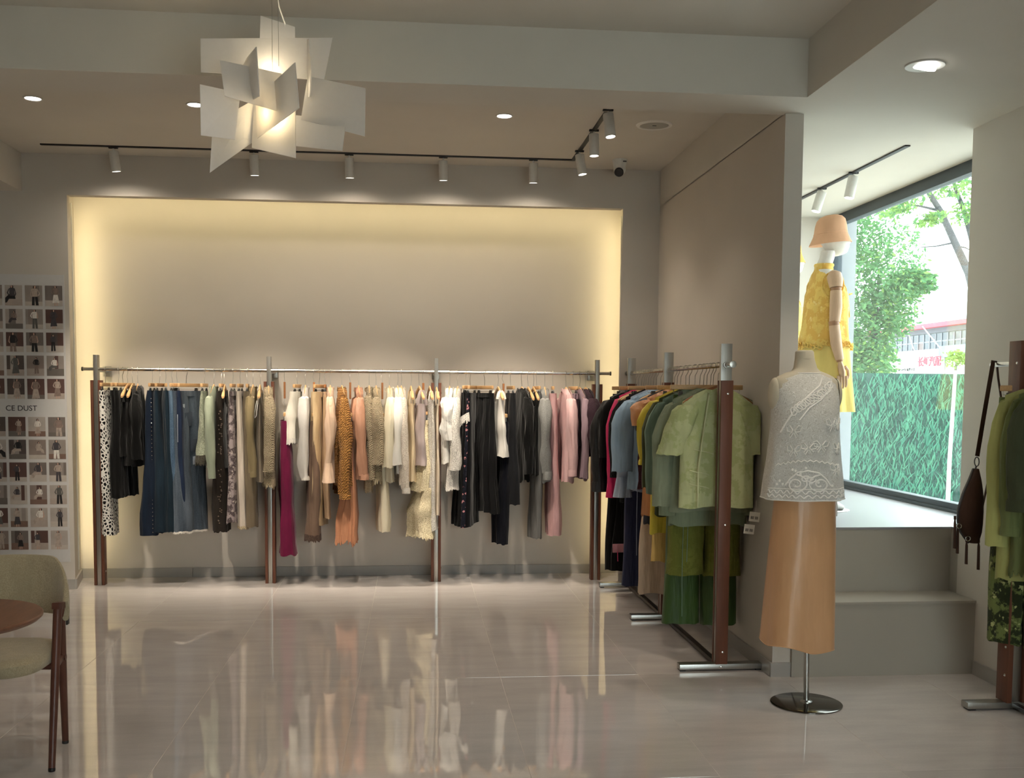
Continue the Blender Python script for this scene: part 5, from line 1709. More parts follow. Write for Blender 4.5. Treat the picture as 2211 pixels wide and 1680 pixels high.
braid(curl(-0.06, 0.085, 0.016, 1.3, -1), 0.002)
braid([(-0.8 + 0.055 * k, 0.150 + (0.008 if k % 2 else 0) + 0.012 * math.cos((k - 12) / 5)) for k in range(25)], 0.002)
braid([(-0.95 + 0.035 * k, 0.040) for k in range(55)], 0.0015)
braid([(-0.95 + 0.02 * k, 0.026 + 0.007 * math.sin(k * 0.9)) for k in range(96)], 0.002)
braid([(-0.95 + 0.02 * k, 0.007 + 0.006 * math.sin(k * 0.9 + 1)) for k in range(96)], 0.002)
for k in range(16):          # little stars
    u, z = rb.uniform(-0.75, 0.6), rb.uniform(0.05, 0.14)
    for a in (0, 1.05, 2.1):
        braid([(u - 0.024 * math.cos(a), z - 0.006 * math.sin(a)), (u + 0.024 * math.cos(a), z + 0.006 * math.sin(a))], 0.0016)
for (u, z) in ((0.02, 0.475), (-0.42, 0.465), (0.33, 0.44)):
    p = on_top(u, z)
    MB().lathe([(0.0005, 0.004), (0.003, 0.002), (0.004, 0), (0.003, -0.003), (0.0005, -0.004)], 10, c=(p[0], p[1] - 0.002, p[2])).build('pearl_button', M_WHITEPLASTIC, ltop)
MB().tube([(0.125, -0.09, -0.01), (0.127, -0.095, -0.05), (0.126, -0.094, -0.085)], 0.0025, 6).build('side_tie', F['organza_plain'], ltop)

# satin skirt
sk = empty('satin_skirt', (FX, FY, 0.30))
tag(sk, 'long apricot satin bias skirt on the ivory dress form', 'skirt')
rows = []
for k in range(20):
    t = k / 19
    z = lerp(0.72, 0.0, t)
    a = lerp(0.140, 0.166, t ** 0.8)
    rows.append((z, a - 0.006, lerp(0.108, 0.140, t), lerp(0.012, -0.012, t), -0.008, lerp(0.001, 0.012, t ** 1.2), 4, 2.3 + 0.4 * t))
SR = ell_rings(rows, n=90)
low = [(p[0], p[1], p[2] - 0.10 * p[0] - 0.02 + 0.010 * math.cos(4 * math.atan2(p[1], p[0]) + 2.7)) for p in SR[-1]]
SR[-1] = low
SR.append([(p[0] * 0.97, p[1] * 0.97, p[2] + 0.002) for p in low])
SR.append([(p[0] * 0.95, p[1] * 0.95, p[2] + 0.06) for p in low])
MB().rings(SR).build('skirt_body', F['apricot'], sk)
MB().tube([low[j] for j in range(90)] + [low[0]], 0.0022, 5).build('rolled_hem', F['apricot'], sk)

# ------------------------------------------------------------------ full mannequin in the window bay
F['skin'] = plain('matt_white_mannequin', S(230, 226, 218), rough=0.55, spec=0.3)
F['armwood'] = wood('pale_beech_arm', S(214, 178, 146), scale=(20, 20, 3), contrast=0.08, rough=0.5)
F['armjoint'] = wood('darker_beech_joint', S(176, 132, 100), scale=(20, 20, 3), contrast=0.1, rough=0.5)
F['yelloworg'] = fabric('yellow_embroidered_organza', S(238, 202, 112), 'print', S(228, 180, 92), 15, c3=S(244, 214, 140), wrinkle=0.2)
F['yellowsheer'] = fabric('yellow_sheer_chiffon', S(240, 214, 128), alpha=0.93, wrinkle=0.2, var=0.05)
F['peachhat'] = fabric('peach_straw_cloth', S(226, 176, 140), var=0.08, weave=260, wrinkle=0.1)
F['mustardhat'] = fabric('mustard_straw_cloth', S(226, 172, 92), var=0.08, weave=260, wrinkle=0.1)


def mannequin(X, Y, rz, label, dress_label, hat_label, hat_mat, cat_group):
    """facing local +x; local -y is its right side, nearest the camera"""
    t = empty('mannequin', (X, Y, 0.728), rz)
    tag(t, label, 'mannequin', cat_group)
    MB().lathe([(0.0005, 0.008), (0.17, 0.007), (0.175, 0.003), (0.174, 0.0), (0.0005, 0.0)], 48, c=(0.0, 0, 0)).build('base_plate', glass_thin('clear_base_glass', (0.9, 0.95, 0.95, 1)) if False else M_STEEL, t)
    for s in (-1, 1):
        P = [(0.0, s * 0.085, 0.86), (0.012, s * 0.088, 0.70), (0.012, s * 0.082, 0.50), (-0.004, s * 0.075, 0.36), (-0.018, s * 0.07, 0.20), (-0.004, s * 0.066, 0.085), (0.03, s * 0.068, 0.045), (0.085, s * 0.075, 0.028), (0.12, s * 0.078, 0.02)]
        MB().tube(P, [0.085, 0.078, 0.058, 0.050, 0.044, 0.030, 0.032, 0.026, 0.012], 16).build('leg', F['skin'], t)
    MB().tube([(-0.05, 0.06, 0.0), (-0.05, 0.06, 0.35)], 0.008, 10).build('support_rod', M_STEEL, t)
    tors = [(0.80, 0.085, 0.150, 0, 0), (0.90, 0.100, 0.165, -0.008), (1.00, 0.090, 0.148, 0), (1.07, 0.078, 0.118, 0.004), (1.14, 0.084, 0.122, 0.004), (1.22, 0.100, 0.140, 0.012), (1.29, 0.098, 0.152, 0.008), (1.35, 0.080, 0.160, -0.004), (1.40, 0.066, 0.150, -0.014), (1.43, 0.056, 0.105, -0.018), (1.45, 0.049, 0.060, -0.018), (1.48, 0.045, 0.047, -0.012), (1.52, 0.043, 0.044, 0.002), (1.56, 0.044, 0.044, 0.010)]
    MB().rings(ell_rings(tors, 36), True, True).build('torso', F['skin'], t)
    # head: egg with a brow, nose, mouth and chin relief
    R = []
    for i in range(25):
        ph = -math.pi / 2 + math.pi * i / 24
        zc, rr = math.sin(ph), max(math.cos(ph), 0.004)
        ring = []
        for j in range(32):
            q = 2 * math.pi * j / 32
            a = 0.088 * rr
            b = 0.068 * rr * (1 - 0.14 * max(0, -zc))
            x = a * math.cos(q) + 0.050 * max(0, -zc) * (rr + 0.15)
            y = b * math.sin(q)
            z = 0.116 * zc
            face = max(0, math.cos(q)) ** 10
            x += 0.020 * face * math.exp(-((z + 0.022) / 0.018) ** 2)          # nose
            x += 0.006 * face * math.exp(-((z + 0.060) / 0.010) ** 2)          # lips
            x += 0.010 * face * math.exp(-((z + 0.090) / 0.014) ** 2)          # chin
            x -= 0.006 * max(0, math.cos(q)) ** 3 * math.exp(-((z - 0.008) / 0.016) ** 2) * abs(math.sin(2 * q))   # eye hollows
            ring.append((0.028 + x, y, 1.645 + z))
        R.append(ring)
    hd = MB().rings(R, True, True).build('head', F['skin'], t)
    for s in (-1, 1):
        MB().tube([(0.012, s * 0.066, 1.660), (0.006, s * 0.073, 1.668), (0.0, s * 0.074, 1.648), (0.010, s * 0.068, 1.628)], [0.005, 0.006, 0.006, 0.004], 8).build('ear', F['skin'], hd)
    # jointed wooden arms
    for s in (-1, 1):
        a = MB()
        sh = (-0.004, s * 0.182, 1.375)
        up = MB().tube([(-0.004, s * 0.150, 1.405), (-0.004, s * 0.172, 1.392), (-0.002, s * 0.190, 1.36), (0.0, s * 0.196, 1.325)], [0.030, 0.044, 0.043, 0.036], 18).build('shoulder_joint', F['armwood'], t)
        MB().tube([(0.0, s * 0.196, 1.322), (0.0, s * 0.198, 1.306)], 0.030, 16).build('joint_disc', F['armjoint'], t)
        MB().tube([(0.0, s * 0.198, 1.306), (0.0, s * 0.204, 1.21), (-0.006, s * 0.208, 1.125)], [0.033, 0.036, 0.031], 18).build('upper_arm', F['armwood'], t)
        MB().tube([(-0.012, s * 0.208, 1.13), (-0.008, s * 0.209, 1.104)], 0.030, 16).build('joint_disc', F['armjoint'], t)
        MB().tube([(-0.008, s * 0.209, 1.104), (0.004, s * 0.214, 1.00), (0.026, s * 0.218, 0.905)], [0.031, 0.033, 0.024], 18).build('forearm', F['armwood'], t)
        MB().tube([(0.026, s * 0.218, 0.905), (0.028, s * 0.218, 0.893)], 0.019, 14).build('joint_disc', F['armjoint'], t)
        palm = MB().tube([(0.028, s * 0.218, 0.893), (0.034, s * 0.219, 0.865), (0.042, s * 0.220, 0.832), (0.044, s * 0.220, 0.808)], [0.022, 0.034, 0.037, 0.031], 16, flat=0.45)
        pm = palm.build('hand', F['armwood'], t)
        pm.data.transform(Matrix.Identity(4))
        for k, (fx, ln) in enumerate(((0.020, 0.062), (0.036, 0.070), (0.052, 0.074), (0.068, 0.066))):
            MB().tube([(fx, s * 0.220, 0.812), (fx + 0.002, s * 0.219, 0.812 - ln * 0.45), (fx + 0.004, s * 0.213, 0.812 - ln * 0.78), (fx + 0.003, s * 0.206, 0.812 - ln)], [0.0078, 0.0075, 0.007, 0.005], 8).build('finger', F['armwood'], pm)
        MB().tube([(0.060, s * 0.214, 0.866), (0.080, s * 0.206, 0.845), (0.086, s * 0.200, 0.815), (0.084, s * 0.197, 0.795)], [0.010, 0.009, 0.008, 0.006], 8).build('thumb', F['armwood'], pm)
    # dress
    d = empty('tunic_dress', (X, Y, 0.728), rz)
    tag(d, dress_label, 'dress', cat_group + ' clothes')
    bod = [(1.475, 0.052, 0.058, -0.014), (1.445, 0.055, 0.066, -0.016), (1.425, 0.064, 0.110, -0.016), (1.40, 0.074, 0.150, -0.012), (1.36, 0.090, 0.160, -0.004), (1.30, 0.120, 0.162, 0.004), (1.22, 0.130, 0.160, 0.006), (1.12, 0.132, 0.165, 0.0, 0, 0.002, 8, 0.3), (1.04, 0.142, 0.176, -0.004, 0, 0.004, 8, 0.3), (0.985, 0.150, 0.186, 0.0, 0, 0.007, 9, 0.3)]
    BR = ell_rings(bod, 60)
    BR.append([(p[0] * 0.96, p[1] * 0.96, p[2] + 0.02) for p in BR[-1]])
    MB().rings(BR).build('bodice', F['yelloworg'], d)
    MB().tube([BR[0][j] for j in range(60)] + [BR[0][0]], 0.006, 6, flat=1.6).build('stand_collar', F['yelloworg'], d)
    rr = random.Random(4)
    for k in range(46):      # frilled flower braid round the hip
        q = 2 * math.pi * k / 46
        c = (0.154 * spow(math.cos(q), 0.92), 0.190 * spow(math.sin(q), 0.92), 0.985 + rr.uniform(-0.012, 0.02))
        MB().tube([(c[0] + 0.016 * math.cos(a) * -math.sin(q) * (1 - a * 0.05) + 0.004 * math.cos(q), c[1] + 0.016 * math.cos(a) * math.cos(q) * (1 - a * 0.05) + 0.004 * math.sin(q), c[2] + 0.016 * math.sin(a) * (1 - a * 0.05)) for a in [j * 0.8 for j in range(11)]], 0.0035, 5).build('frill_braid', F['yelloworg'], d)
    skr = []
    for k in range(10):
        tt = k / 9
        skr.append((lerp(1.03, 0.60, tt), lerp(0.138, 0.172, tt), lerp(0.172, 0.215, tt), 0.008 * tt, 0, lerp(0.002, 0.012, tt), 9, 0.5))
    KR = ell_rings(skr, 72)
    KR.append([(p[0] * 0.97, p[1] * 0.97, p[2] + 0.03) for p in KR[-1]])
    MB().rings(KR).build('skirt_layer', F['yellowsheer'], d)
    for s in (-1, 1):
        MB().tube([(0.062 * math.cos(q) - 0.006, s * (0.158 + 0.006 * math.sin(q)), 1.345 + 0.075 * math.sin(q)) for q in [2 * math.pi * j / 20 for j in range(21)]], 0.005, 6).build('armhole_binding', F['yelloworg'], d)
    MB().tube([(0.045, -0.12, 1.40), (0.085, -0.115, 1.33), (0.110, -0.09, 1.25), (0.116, -0.10, 1.16)], 0.003, 6).build('front_cord', F['yelloworg'], d)
    MB().tube([(0.128, -0.05, 1.30), (0.146, -0.04, 1.305)], 0.005, 6).build('knot_button', F['yelloworg'], d)
    # bucket hat
    h = empty('bucket_hat', (X, Y, 0.728), rz)
    tag(h, hat_label, 'hat', 'hats on the mannequins')
    crown = [(0.0008, 1.776), (0.035, 1.773), (0.062, 1.763), (0.079, 1.744), (0.087, 1.716), (0.091, 1.686), (0.093, 1.662)]
    brim = [(0.093, 1.665), (0.099, 1.648), (0.109, 1.624), (0.118, 1.605), (0.1185, 1.601), (0.114, 1.604), (0.096, 1.645), (0.090, 1.66)]
    tilt = lambda p: (0.020 + p[0] * 1.06, p[1] * 0.92, p[2] + (p[0]) * 0.12)
    c1 = MB().lathe([(r, z) for r, z in crown], 40)
    c1.V = [tilt(p) for p in c1.V]
    c1.build('crown', hat_mat, h)
    b1 = MB().lathe([(r, z) for r, z in brim], 48)
    b1.V = [tilt(p) for p in b1.V]
    b1.build('brim', hat_mat, h)
    s1 = MB().lathe([(0.0925, 1.672), (0.095, 1.667), (0.0935, 1.662)], 40)
    s1.V = [tilt(p) for p in s1.V]
    s1.build('brim_seam', hat_mat, h)
    return t


mannequin(2.475, 6.12, math.radians(-5), 'white mannequin with jointed wooden arms facing the shop window', 'yellow embroidered tunic dress on the mannequin by the window', 'peach bucket hat on the mannequin in the yellow dress', F['peachhat'], 'window mannequins')
mannequin(2.575, 7.12, math.radians(-4), 'white mannequin almost hidden behind the partition edge', 'yellow dress on the mannequin hidden behind the partition edge', 'mustard hat whose brim peeps past the partition edge', F['mustardhat'], 'window mannequins')

# ------------------------------------------------------------------ pendant of intersecting white sheets
def panel_material():
    t = NT('white_lamp_sheet')
    n1 = t.noise(t.coord('Object'), 60, 2)
    c = t.ramp(n1, [(0.3, (0.86, 0.86, 0.87, 1)), (0.7, (0.90, 0.90, 0.91, 1))])
    t.set(base_color=c, roughness=0.5, specular_ior_level=0.3)
    tl = t.n('ShaderNodeBsdfTranslucent')
    tl.inputs[0].default_value = (0.95, 0.93, 0.90, 1)
    mx = t.n('ShaderNodeMixShader')
    mx.inputs[0].default_value = 0.58
    t.l(t.b.outputs[0], mx.inputs[1])
    t.l(tl.outputs[0], mx.inputs[2])
    t.l(mx.outputs[0], t.out.inputs[0])
    return t.m


M_SHEET = panel_material()
LY = 4.2
pend = empty('pendant_lamp', onY(611, 190, LY))
tag(pend, 'pendant lamp of intersecting white sheets hanging from the ceiling', 'lamp')


def lp(x, y, d):
    return onY(400 + x / 4.2, y / 4.2, LY + d) - pend.location


SHEETS = [
    [(138, 350, 0.02), (1335, 343, 0.06), (1258, 735, 0.05), (900, 700, 0.04), (142, 656, 0.015)],
    [(683, 142, 0.10), (995, 245, 0.10), (998, 1000, 0.10), (655, 960, 0.10)],
    [(1112, 690, 0.03), (1635, 800, -0.05), (1628, 1238, -0.05), (1050, 1085, 0.04)],
    [(312, 543, -0.12), (875, 668, -0.10), (880, 1022, -0.10), (357, 870, -0.12)],
    [(645, 425, -0.22), (672, 872, -0.22), (614, 906, -0.10), (500, 640, 0.01), (565, 520, -0.05)],
    [(998, 565, -0.21), (1033, 980, -0.21), (655, 1255, 0.00), (640, 900, 0.00)],
    [(133, 765, -0.12), (500, 845, -0.07), (450, 1268, -0.07), (142, 1228, -0.12)],
    [(250, 1120, 0.0), (222, 1568, -0.02), (605, 1295, 0.06), (628, 900, 0.06)],
    [(625, 900, 0.06), (605, 1342, 0.03), (1002, 1435, -0.08), (1000, 960, -0.04)],
    [(955, 1040, 0.06), (1458, 1100, -0.02), (1425, 1370, -0.04), (953, 1320, 0.04)],
    [(1122, 352, 0.02), (1147, 640, -0.03), (1128, 880, 0.0), (1112, 880, 0.05), (1108, 360, 0.05)],
]
for s in SHEETS:
    MB().plate([lp(*c) for c in s], 0.004).build('sheet', M_SHEET, pend, smooth=False, bevel=0.0006)
ctr = lp(770, 880, -0.035)
MB().lathe([(0.012, 0.09), (0.014, 0.03), (0.016, 0.028), (0.0005, 0.028)], 16, c=tuple(ctr)).build('lamp_holder', M_WHITEPLASTIC, pend)
bulb = MB()
bulb.lathe([(0.012, 0.028), (0.02, 0.0), (0.026, -0.03), (0.02, -0.055), (0.0005, -0.064)], 20, c=tuple(ctr))
bulb.build('bulb', emit('warm_bulb', (1.0, 0.74, 0.36, 1), 3), pend)
add_light(pend, 'POINT', tuple(ctr + Vector((0, -0.005, -0.06))), (0, 0, -1), 2.0, (1.0, 0.76, 0.42), shadow_soft_size=0.04)
add_light(pend, 'POINT', tuple(ctr + Vector((-0.01, 0.105, 0.12))), (0, 0, -1), 2.6, (1.0, 0.84, 0.58), shadow_soft_size=0.04)  # extra light without a bulb, added to brighten the back sheets
zc = 3.064 - pend.location.z
for (x, y, d, x2) in ((790, 640, 0.0, 786), (848, 600, 0.02, 840)):
    a = lp(x, y, d)
    MB().tube([a, (lp(x2, 0, d).x, a.y, zc)], 0.0009, 5).build('suspension_wire', M_STEEL, pend)
a = lp(905, 215, 0.10)
MB().tube([lp(900, 500, 0.105), a, lp(850, 60, 0.06), lp(840, 0, 0.03), (lp(838, 0, 0.0).x, 0.0, zc)], 0.0028, 6).build('power_cord', M_WHITEPLASTIC, pend)
MB().lathe([(0.0005, -0.03), (0.05, -0.03), (0.058, -0.024), (0.058, 0.0)], 28, c=(lp(815, 0, 0).x, 0, zc)).build('ceiling_rose', M_WHITEPLASTIC, pend)

# ------------------------------------------------------------------ poster of photographs
M_PAPER = plain('poster_paper', S(206, 204, 202), rough=0.6, var=0.015)
M_INKDARK = plain('poster_black_ink', S(30, 24, 28), rough=0.6)
poster = empty('photo_poster', (-2.62, 7.66, 0.198))
tag(poster, 'tall white poster with a grid of small fashion photographs on the left wall', 'poster')
PX, PZ = poster.location.x, poster.location.z
MB().box(-3.35 - PX, -2.435 - PX, -0.004, 0.0, 0.0, 2.029).build('sheet', M_PAPER, poster, smooth=False)
TONES = [S(150, 140, 132), S(120, 110, 104), S(176, 166, 158), S(92, 66, 60), S(140, 126, 118), S(84, 74, 70)]
BGS = [plain('photo_wall_tone', c, rough=0.6, var=0.12, nscale=9) for c in TONES]
FLS = [plain('photo_floor_tone', c, rough=0.6, var=0.1, nscale=12) for c in (S(172, 158, 148), S(122, 96, 84), S(108, 100, 94), S(190, 180, 170))]
CLO = [plain('printed_cloth_tone', c, rough=0.6, var=0.2, nscale=40) for c in (S(30, 28, 30), S(226, 220, 212), S(70, 66, 70), S(136, 118, 108), S(94, 92, 88), S(176, 160, 148))]
M_SKINP = plain('printed_skin_tone', S(196, 160, 142), rough=0.6)
M_HAIRP = plain('printed_hair_tone', S(34, 26, 26), rough=0.6)
rp = random.Random(21)


def printed_figure(parent, w, h, k):
    """a small printed figure: hair, face, top, arm, skirt or trousers, shoes"""
    top, low = rp.choice(CLO), rp.choice(CLO)
    seated = rp.random() < 0.22
    s = rp.uniform(0.85, 1.35) * h
    cx = rp.uniform(-0.12, 0.12) * w
    zt = h * 0.42 if s < h else h * 0.52
    y = -0.0012
    m = MB()

    def poly(P, mi):
        P = [(max(-w / 2, min(w / 2, cx + p[0] * s)), y, max(-h / 2, min(h / 2, zt + p[1] * s))) for p in P]
        n = len(P)
        m.add(P + [(p[0], p[1] - 0.0006, p[2]) for p in P], [tuple(range(n)), tuple(range(n, 2 * n))[::-1]] + [(i, (i + 1) % n, n + (i + 1) % n, n + i) for i in range(n)], mi)

    l = rp.choice((-1, 1))
    ell = lambda x, z, a, b: [(x + a * math.cos(q), z + b * math.sin(q)) for q in [2 * math.pi * j / 10 for j in range(10)]]
    poly([(l * p[0], p[1]) for p in [(-0.055, -0.03), (-0.02, 0.01), (0.03, 0.005), (0.06, -0.05), (0.065, -0.17), (-0.06, -0.15)]], 3)
    y -= 0.0004
    poly(ell(l * 0.01, -0.065, 0.034, 0.05), 2)
    y -= 0.0004
    hipz, lz = (-0.42, -0.62) if seated else (-0.42, -0.86)
    if seated:
        poly([(l * p[0], p[1]) for p in [(-0.10, -0.36), (0.10, -0.36), (0.30, -0.52), (0.34, -0.72), (0.20, -0.70), (0.12, -0.56), (-0.14, -0.56)]], 1)
    elif rp.random() < 0.55:
        poly([(-0.08, -0.38), (0.09, -0.38), (0.17, -0.80), (-0.15, -0.82)], 1)
        poly([(-0.05, -0.80), (-0.01, -0.80), (-0.01, -0.95), (-0.06, -0.96)], 2)
        poly([(0.04, -0.80), (0.08, -0.80), (0.09, -0.93), (0.05, -0.95)], 2)
    else:
        poly([(-0.09, -0.38), (0.0, -0.38), (-0.01, -0.94), (-0.11, -0.95)], 1)
        poly([(0.0, -0.38), (0.10, -0.38), (0.14, -0.93), (0.04, -0.94)], 1)
    y -= 0.0004
    poly([(-0.10, -0.13), (0.0, -0.11), (0.11, -0.13), (0.10, -0.28), (0.10, -0.43), (-0.09, -0.43), (-0.10, -0.28)], 0)
    y -= 0.0004
    poly([(l * p[0], p[1]) for p in [(0.09, -0.14), (0.13, -0.16), (0.20, -0.32), (0.13, -0.42), (0.11, -0.38), (0.15, -0.31)]], 0)
    poly([(l * p[0], p[1]) for p in [(-0.09, -0.14), (-0.12, -0.15), (-0.17, -0.36), (-0.13, -0.44), (-0.10, -0.42), (-0.13, -0.33)]], 0 if rp.random() < 0.6 else 2)
    m.build('printed_figure', [top, low, M_SKINP, M_HAIRP], parent, smooth=False)


rows_y = [(616.5, 660.5), (668, 710.5), (718, 760.5), (768, 811.5), (818, 861.5)] + [(900.4 + 49.05 * k, 942.4 + 48.8 * k) for k in range(6)]
for ri, (ya, yb) in enumerate(rows_y):
    za, zb = onY(80, ya, 7.66).z - PZ, onY(80, yb, 7.66).z - PZ
    for ci in range(4):
        xr = -2.4415 - 0.0 - 0.1352 * ci
        x0, x1 = xr - 0.1165 - PX - 0.006, xr - PX - 0.006
        w, h = x1 - x0, za - zb
        o = MB().box(-w / 2, w / 2, -0.001, 0.0, -h / 2, h / 2).build('photo_print', rp.choice(BGS) if ri < 5 else rp.choice(BGS), poster, smooth=False)
        o.location = ((x0 + x1) / 2, -0.0042, (za + zb) / 2)
        hz = rp.uniform(-0.30, -0.12) * h
        MB().box(-w / 2, w / 2, -0.0013, -0.001, -h / 2, hz).build('printed_floor', rp.choice(FLS), o, smooth=False)
        if rp.random() < 0.6:
            xx = rp.uniform(-0.4, 0.3) * w
            MB().box(xx, min(w / 2, xx + rp.uniform(0.1, 0.4) * w), -0.0012, -0.001, hz, h / 2).build('printed_panel', rp.choice(BGS), o, smooth=False)
        printed_figure(o, w * 0.96, h * 0.96, ri * 4 + ci)
xt, zt_ = onY(81, 887, 7.66).x - PX, onY(81, 887, 7.66).z - PZ
text_mesh('lettering', 'CE DUST', 0.0535, M_INKDARK, poster, Matrix.Translation((xt, -0.0048, zt_)) @ Matrix.Rotation(math.pi / 2, 4, 'X'), align='RIGHT')

# ------------------------------------------------------------------ chair and round table
F['oat'] = fabric('oatmeal_wool', S(178, 164, 136), 'print', S(164, 150, 122), 240, wrinkle=0.08, sheen=0.3)
M_CHAIRWOOD = wood('dark_reddish_oak', S(96, 58, 46), scale=(25, 25, 3), rough=0.35)
M_TABLEWOOD = wood('walnut_table_top', S(118, 78, 56), scale=(14, 2.2, 14), rough=0.4, contrast=0.3)
ch = empty('dining_chair', (-1.61, 4.14, 0))
tag(ch, 'oatmeal upholstered chair with dark wooden compass legs by the round table', 'chair')
CXo = 1.61


def cc(x, y, z):
    return (x + 1.61, y - 4.14, z)


for s in (1, -1):
    fx = lambda x: (x if s > 0 else -3.22 - x)
    MB().tube([cc(fx(-1.346), 3.97, 0.012), cc(fx(-1.352), 4.04, 0.30), cc(fx(-1.362), 4.125, 0.592)], [0.0125, 0.0155, 0.0165], 14).build('leg', M_CHAIRWOOD, ch)
    MB().tube([cc(fx(-1.398), 4.288, 0.012), cc(fx(-1.385), 4.235, 0.30), cc(fx(-1.366), 4.17, 0.585)], [0.0125, 0.0155, 0.0165], 14).build('leg', M_CHAIRWOOD, ch)
    MB().obox(cc(fx(-1.364), 4.15, 0.592), (0.0165, 0, 0), (0, 0.042, -0.006), (0, 0.002, 0.013)).build('arm_cap', M_CHAIRWOOD, ch, bevel=0.005)
    MB().tube([cc(fx(-1.354), 4.055, 0.372), cc(fx(-1.384), 4.225, 0.372)], 0.012, 10).build('side_stretcher', M_CHAIRWOOD, ch)
    for (x, y) in ((-1.346, 3.97), (-1.398, 4.288)):
        MB().lathe([(0.0005, 0.0), (0.0125, 0.0), (0.0135, 0.006), (0.0125, 0.013)], 12, c=cc(fx(x), y, 0)).build('foot_glide', M_BLACK, ch)
    MB().obox(cc(fx(-1.352), 4.205, 0.555), (0.003, 0, 0), (0, 0.014, 0), (0, 0, 0.05)).build('back_bracket', M_BLACK, ch, bevel=0.002)
for y in (4.075, 4.215):
    MB().tube([cc(-1.365, y, 0.372), cc(-1.855, y, 0.372)], 0.0125, 10).build('seat_rail', M_CHAIRWOOD, ch)
# cushion: rounded square
SR2 = []
for (k, z) in ((0.86, 0.375), (0.97, 0.383), (1.0, 0.402), (0.99, 0.424), (0.93, 0.438), (0.80, 0.445), (0.5, 0.447), (0.01, 0.447)):
    SR2.append([(0.238 * k * spow(math.cos(q), 0.55), -0.07 + 0.225 * k * spow(math.sin(q), 0.55), z) for q in [2 * math.pi * j / 48 for j in range(48)]])
MB().rings(SR2, True, True).build('seat_cushion', F['oat'], ch)
# wrapped backrest: arc from arm to arm, tall in the middle
BRR = []
n = 31
for i in range(n):
    t = -1 + 2 * i / (n - 1)
    a = t * 1.32
    x, y = 0.262 * math.sin(a) / math.sin(1.32), 0.03 + 0.225 * (math.cos(a) - math.cos(1.32)) / (1 - math.cos(1.32))
    zt2 = 0.752 - 0.150 * max(0, (abs(t) - 0.42) / 0.58) ** 1.25
    zb2 = 0.515 + 0.012 * abs(t)
    nx, ny = math.sin(a), math.cos(a)
    rec = 0.03 * (1 - t * t)
    th = 0.014
    ring = []
    for q in [2 * math.pi * j / 18 for j in range(18)]:
        cz = spow(math.sin(q), 0.7)
        z = lerp(zb2, zt2, (cz + 1) / 2)
        o = spow(math.cos(q), 0.7) * th + rec * (z - zb2) / 0.24
        ring.append((x + nx * o, y + ny * o, z))
    BRR.append(ring)
MB().rings(BRR, True, True).build('backrest', F['oat'], ch)

tb = empty('round_table', (-1.505, 3.435, 0))
tag(tb, 'small round walnut table at the lower left edge in front of the chair', 'table')
MB().lathe([(0.0005, 0.674), (0.27, 0.674), (0.298, 0.682), (0.309, 0.692), (0.3095, 0.698), (0.306, 0.702), (0.0005, 0.702)], 72).build('table_top', M_TABLEWOOD, tb)
MB().tube([(0, 0, 0.02), (0, 0, 0.672)], 0.028, 20).build('pedestal', M_BLACK, tb)
MB().lathe([(0.0005, 0.024), (0.03, 0.024), (0.19, 0.014), (0.2, 0.008), (0.2, 0.0), (0.0005, 0.0)], 48).build('base_plate', M_BLACK, tb)

# ------------------------------------------------------------------ outside the bay window
def onX(x, y, X):
    d = ray(x, y)
    return Vector((d * (X / d[0]) + np.array([0, 0, CAMH])).tolist())


M_PAVE = plain('pale_pavement', S(210, 208, 202), rough=0.9, var=0.08, nscale=0.6)
struct('ground_outside', MB().box(-60, 160, -60, 180, -0.4, -0.16), M_PAVE)
M_CONC = plain('pale_concrete', S(150, 154, 158), rough=0.9, var=0.05, nscale=6)
struct('pillar_outside', MB().box(3.31, 3.44, 7.92, 8.3, -0.16, 3.3), M_CONC)


def leaf_mat(name, c, c2):
    t = NT(name)
    oi = t.noise(t.coord('Object'), 6, 2)
    t.set(base_color=t.ramp(oi, [(0.3, c), (0.7, c2)]), roughness=0.6, specular_ior_level=0.2)
    tl = t.n('ShaderNodeBsdfTranslucent')
    tl.inputs[0].default_value = c2
    mx = t.n('ShaderNodeMixShader')
    mx.inputs[0].default_value = 0.4
    t.l(t.b.outputs[0], mx.inputs[1])
    t.l(tl.outputs[0], mx.inputs[2])
    t.l(mx.outputs[0], t.out.inputs[0])
    return t.m


M_LEAF = leaf_mat('fresh_green_leaves', S(56, 108, 72), S(100, 144, 88))
M_LEAF2 = leaf_mat('yellow_green_leaves', S(90, 136, 70), S(140, 172, 92))
M_BARK = plain('grey_brown_bark', S(70, 70, 72), rough=0.95, var=0.2, nscale=14)
M_PALEBARK = plain('whitewashed_bark', S(176, 172, 160), rough=0.9, var=0.12, nscale=10)


def leaves(name, parent, blobs, count, size, mat, seed):
    r = random.Random(seed)
    m = MB()
    V, Fc = [], []
    for k in range(count):
        c, rad = r.choice(blobs)
        d = Vector((r.gauss(0, 1), r.gauss(0, 1), r.gauss(0, 1))).normalized() * (r.random() ** 0.45)
        p = Vector(c) + Vector((d.x * rad[0], d.y * rad[1], d.z * rad[2]))
        a = Vector((r.uniform(-1, 1), r.uniform(-1, 1), r.uniform(-0.9, 0.4))).normalized()
        b = a.cross(Vector((r.uniform(-1, 1), r.uniform(-1, 1), r.uniform(-1, 1)))).normalized()
        s = size * r.uniform(0.6, 1.3)
        n = a.cross(b) * s * 0.12
        i = len(V)
        V += [p, p + a * s * 0.5 + b * s * 0.22 + n, p + a * s, p + a * s * 0.5 - b * s * 0.22 + n]
        Fc += [(i, i + 1, i + 2), (i, i + 2, i + 3)]
    m.add(V, Fc)
    o = m.build(name, mat, parent, smooth=False)
    o['kind'] = 'stuff'
    return o


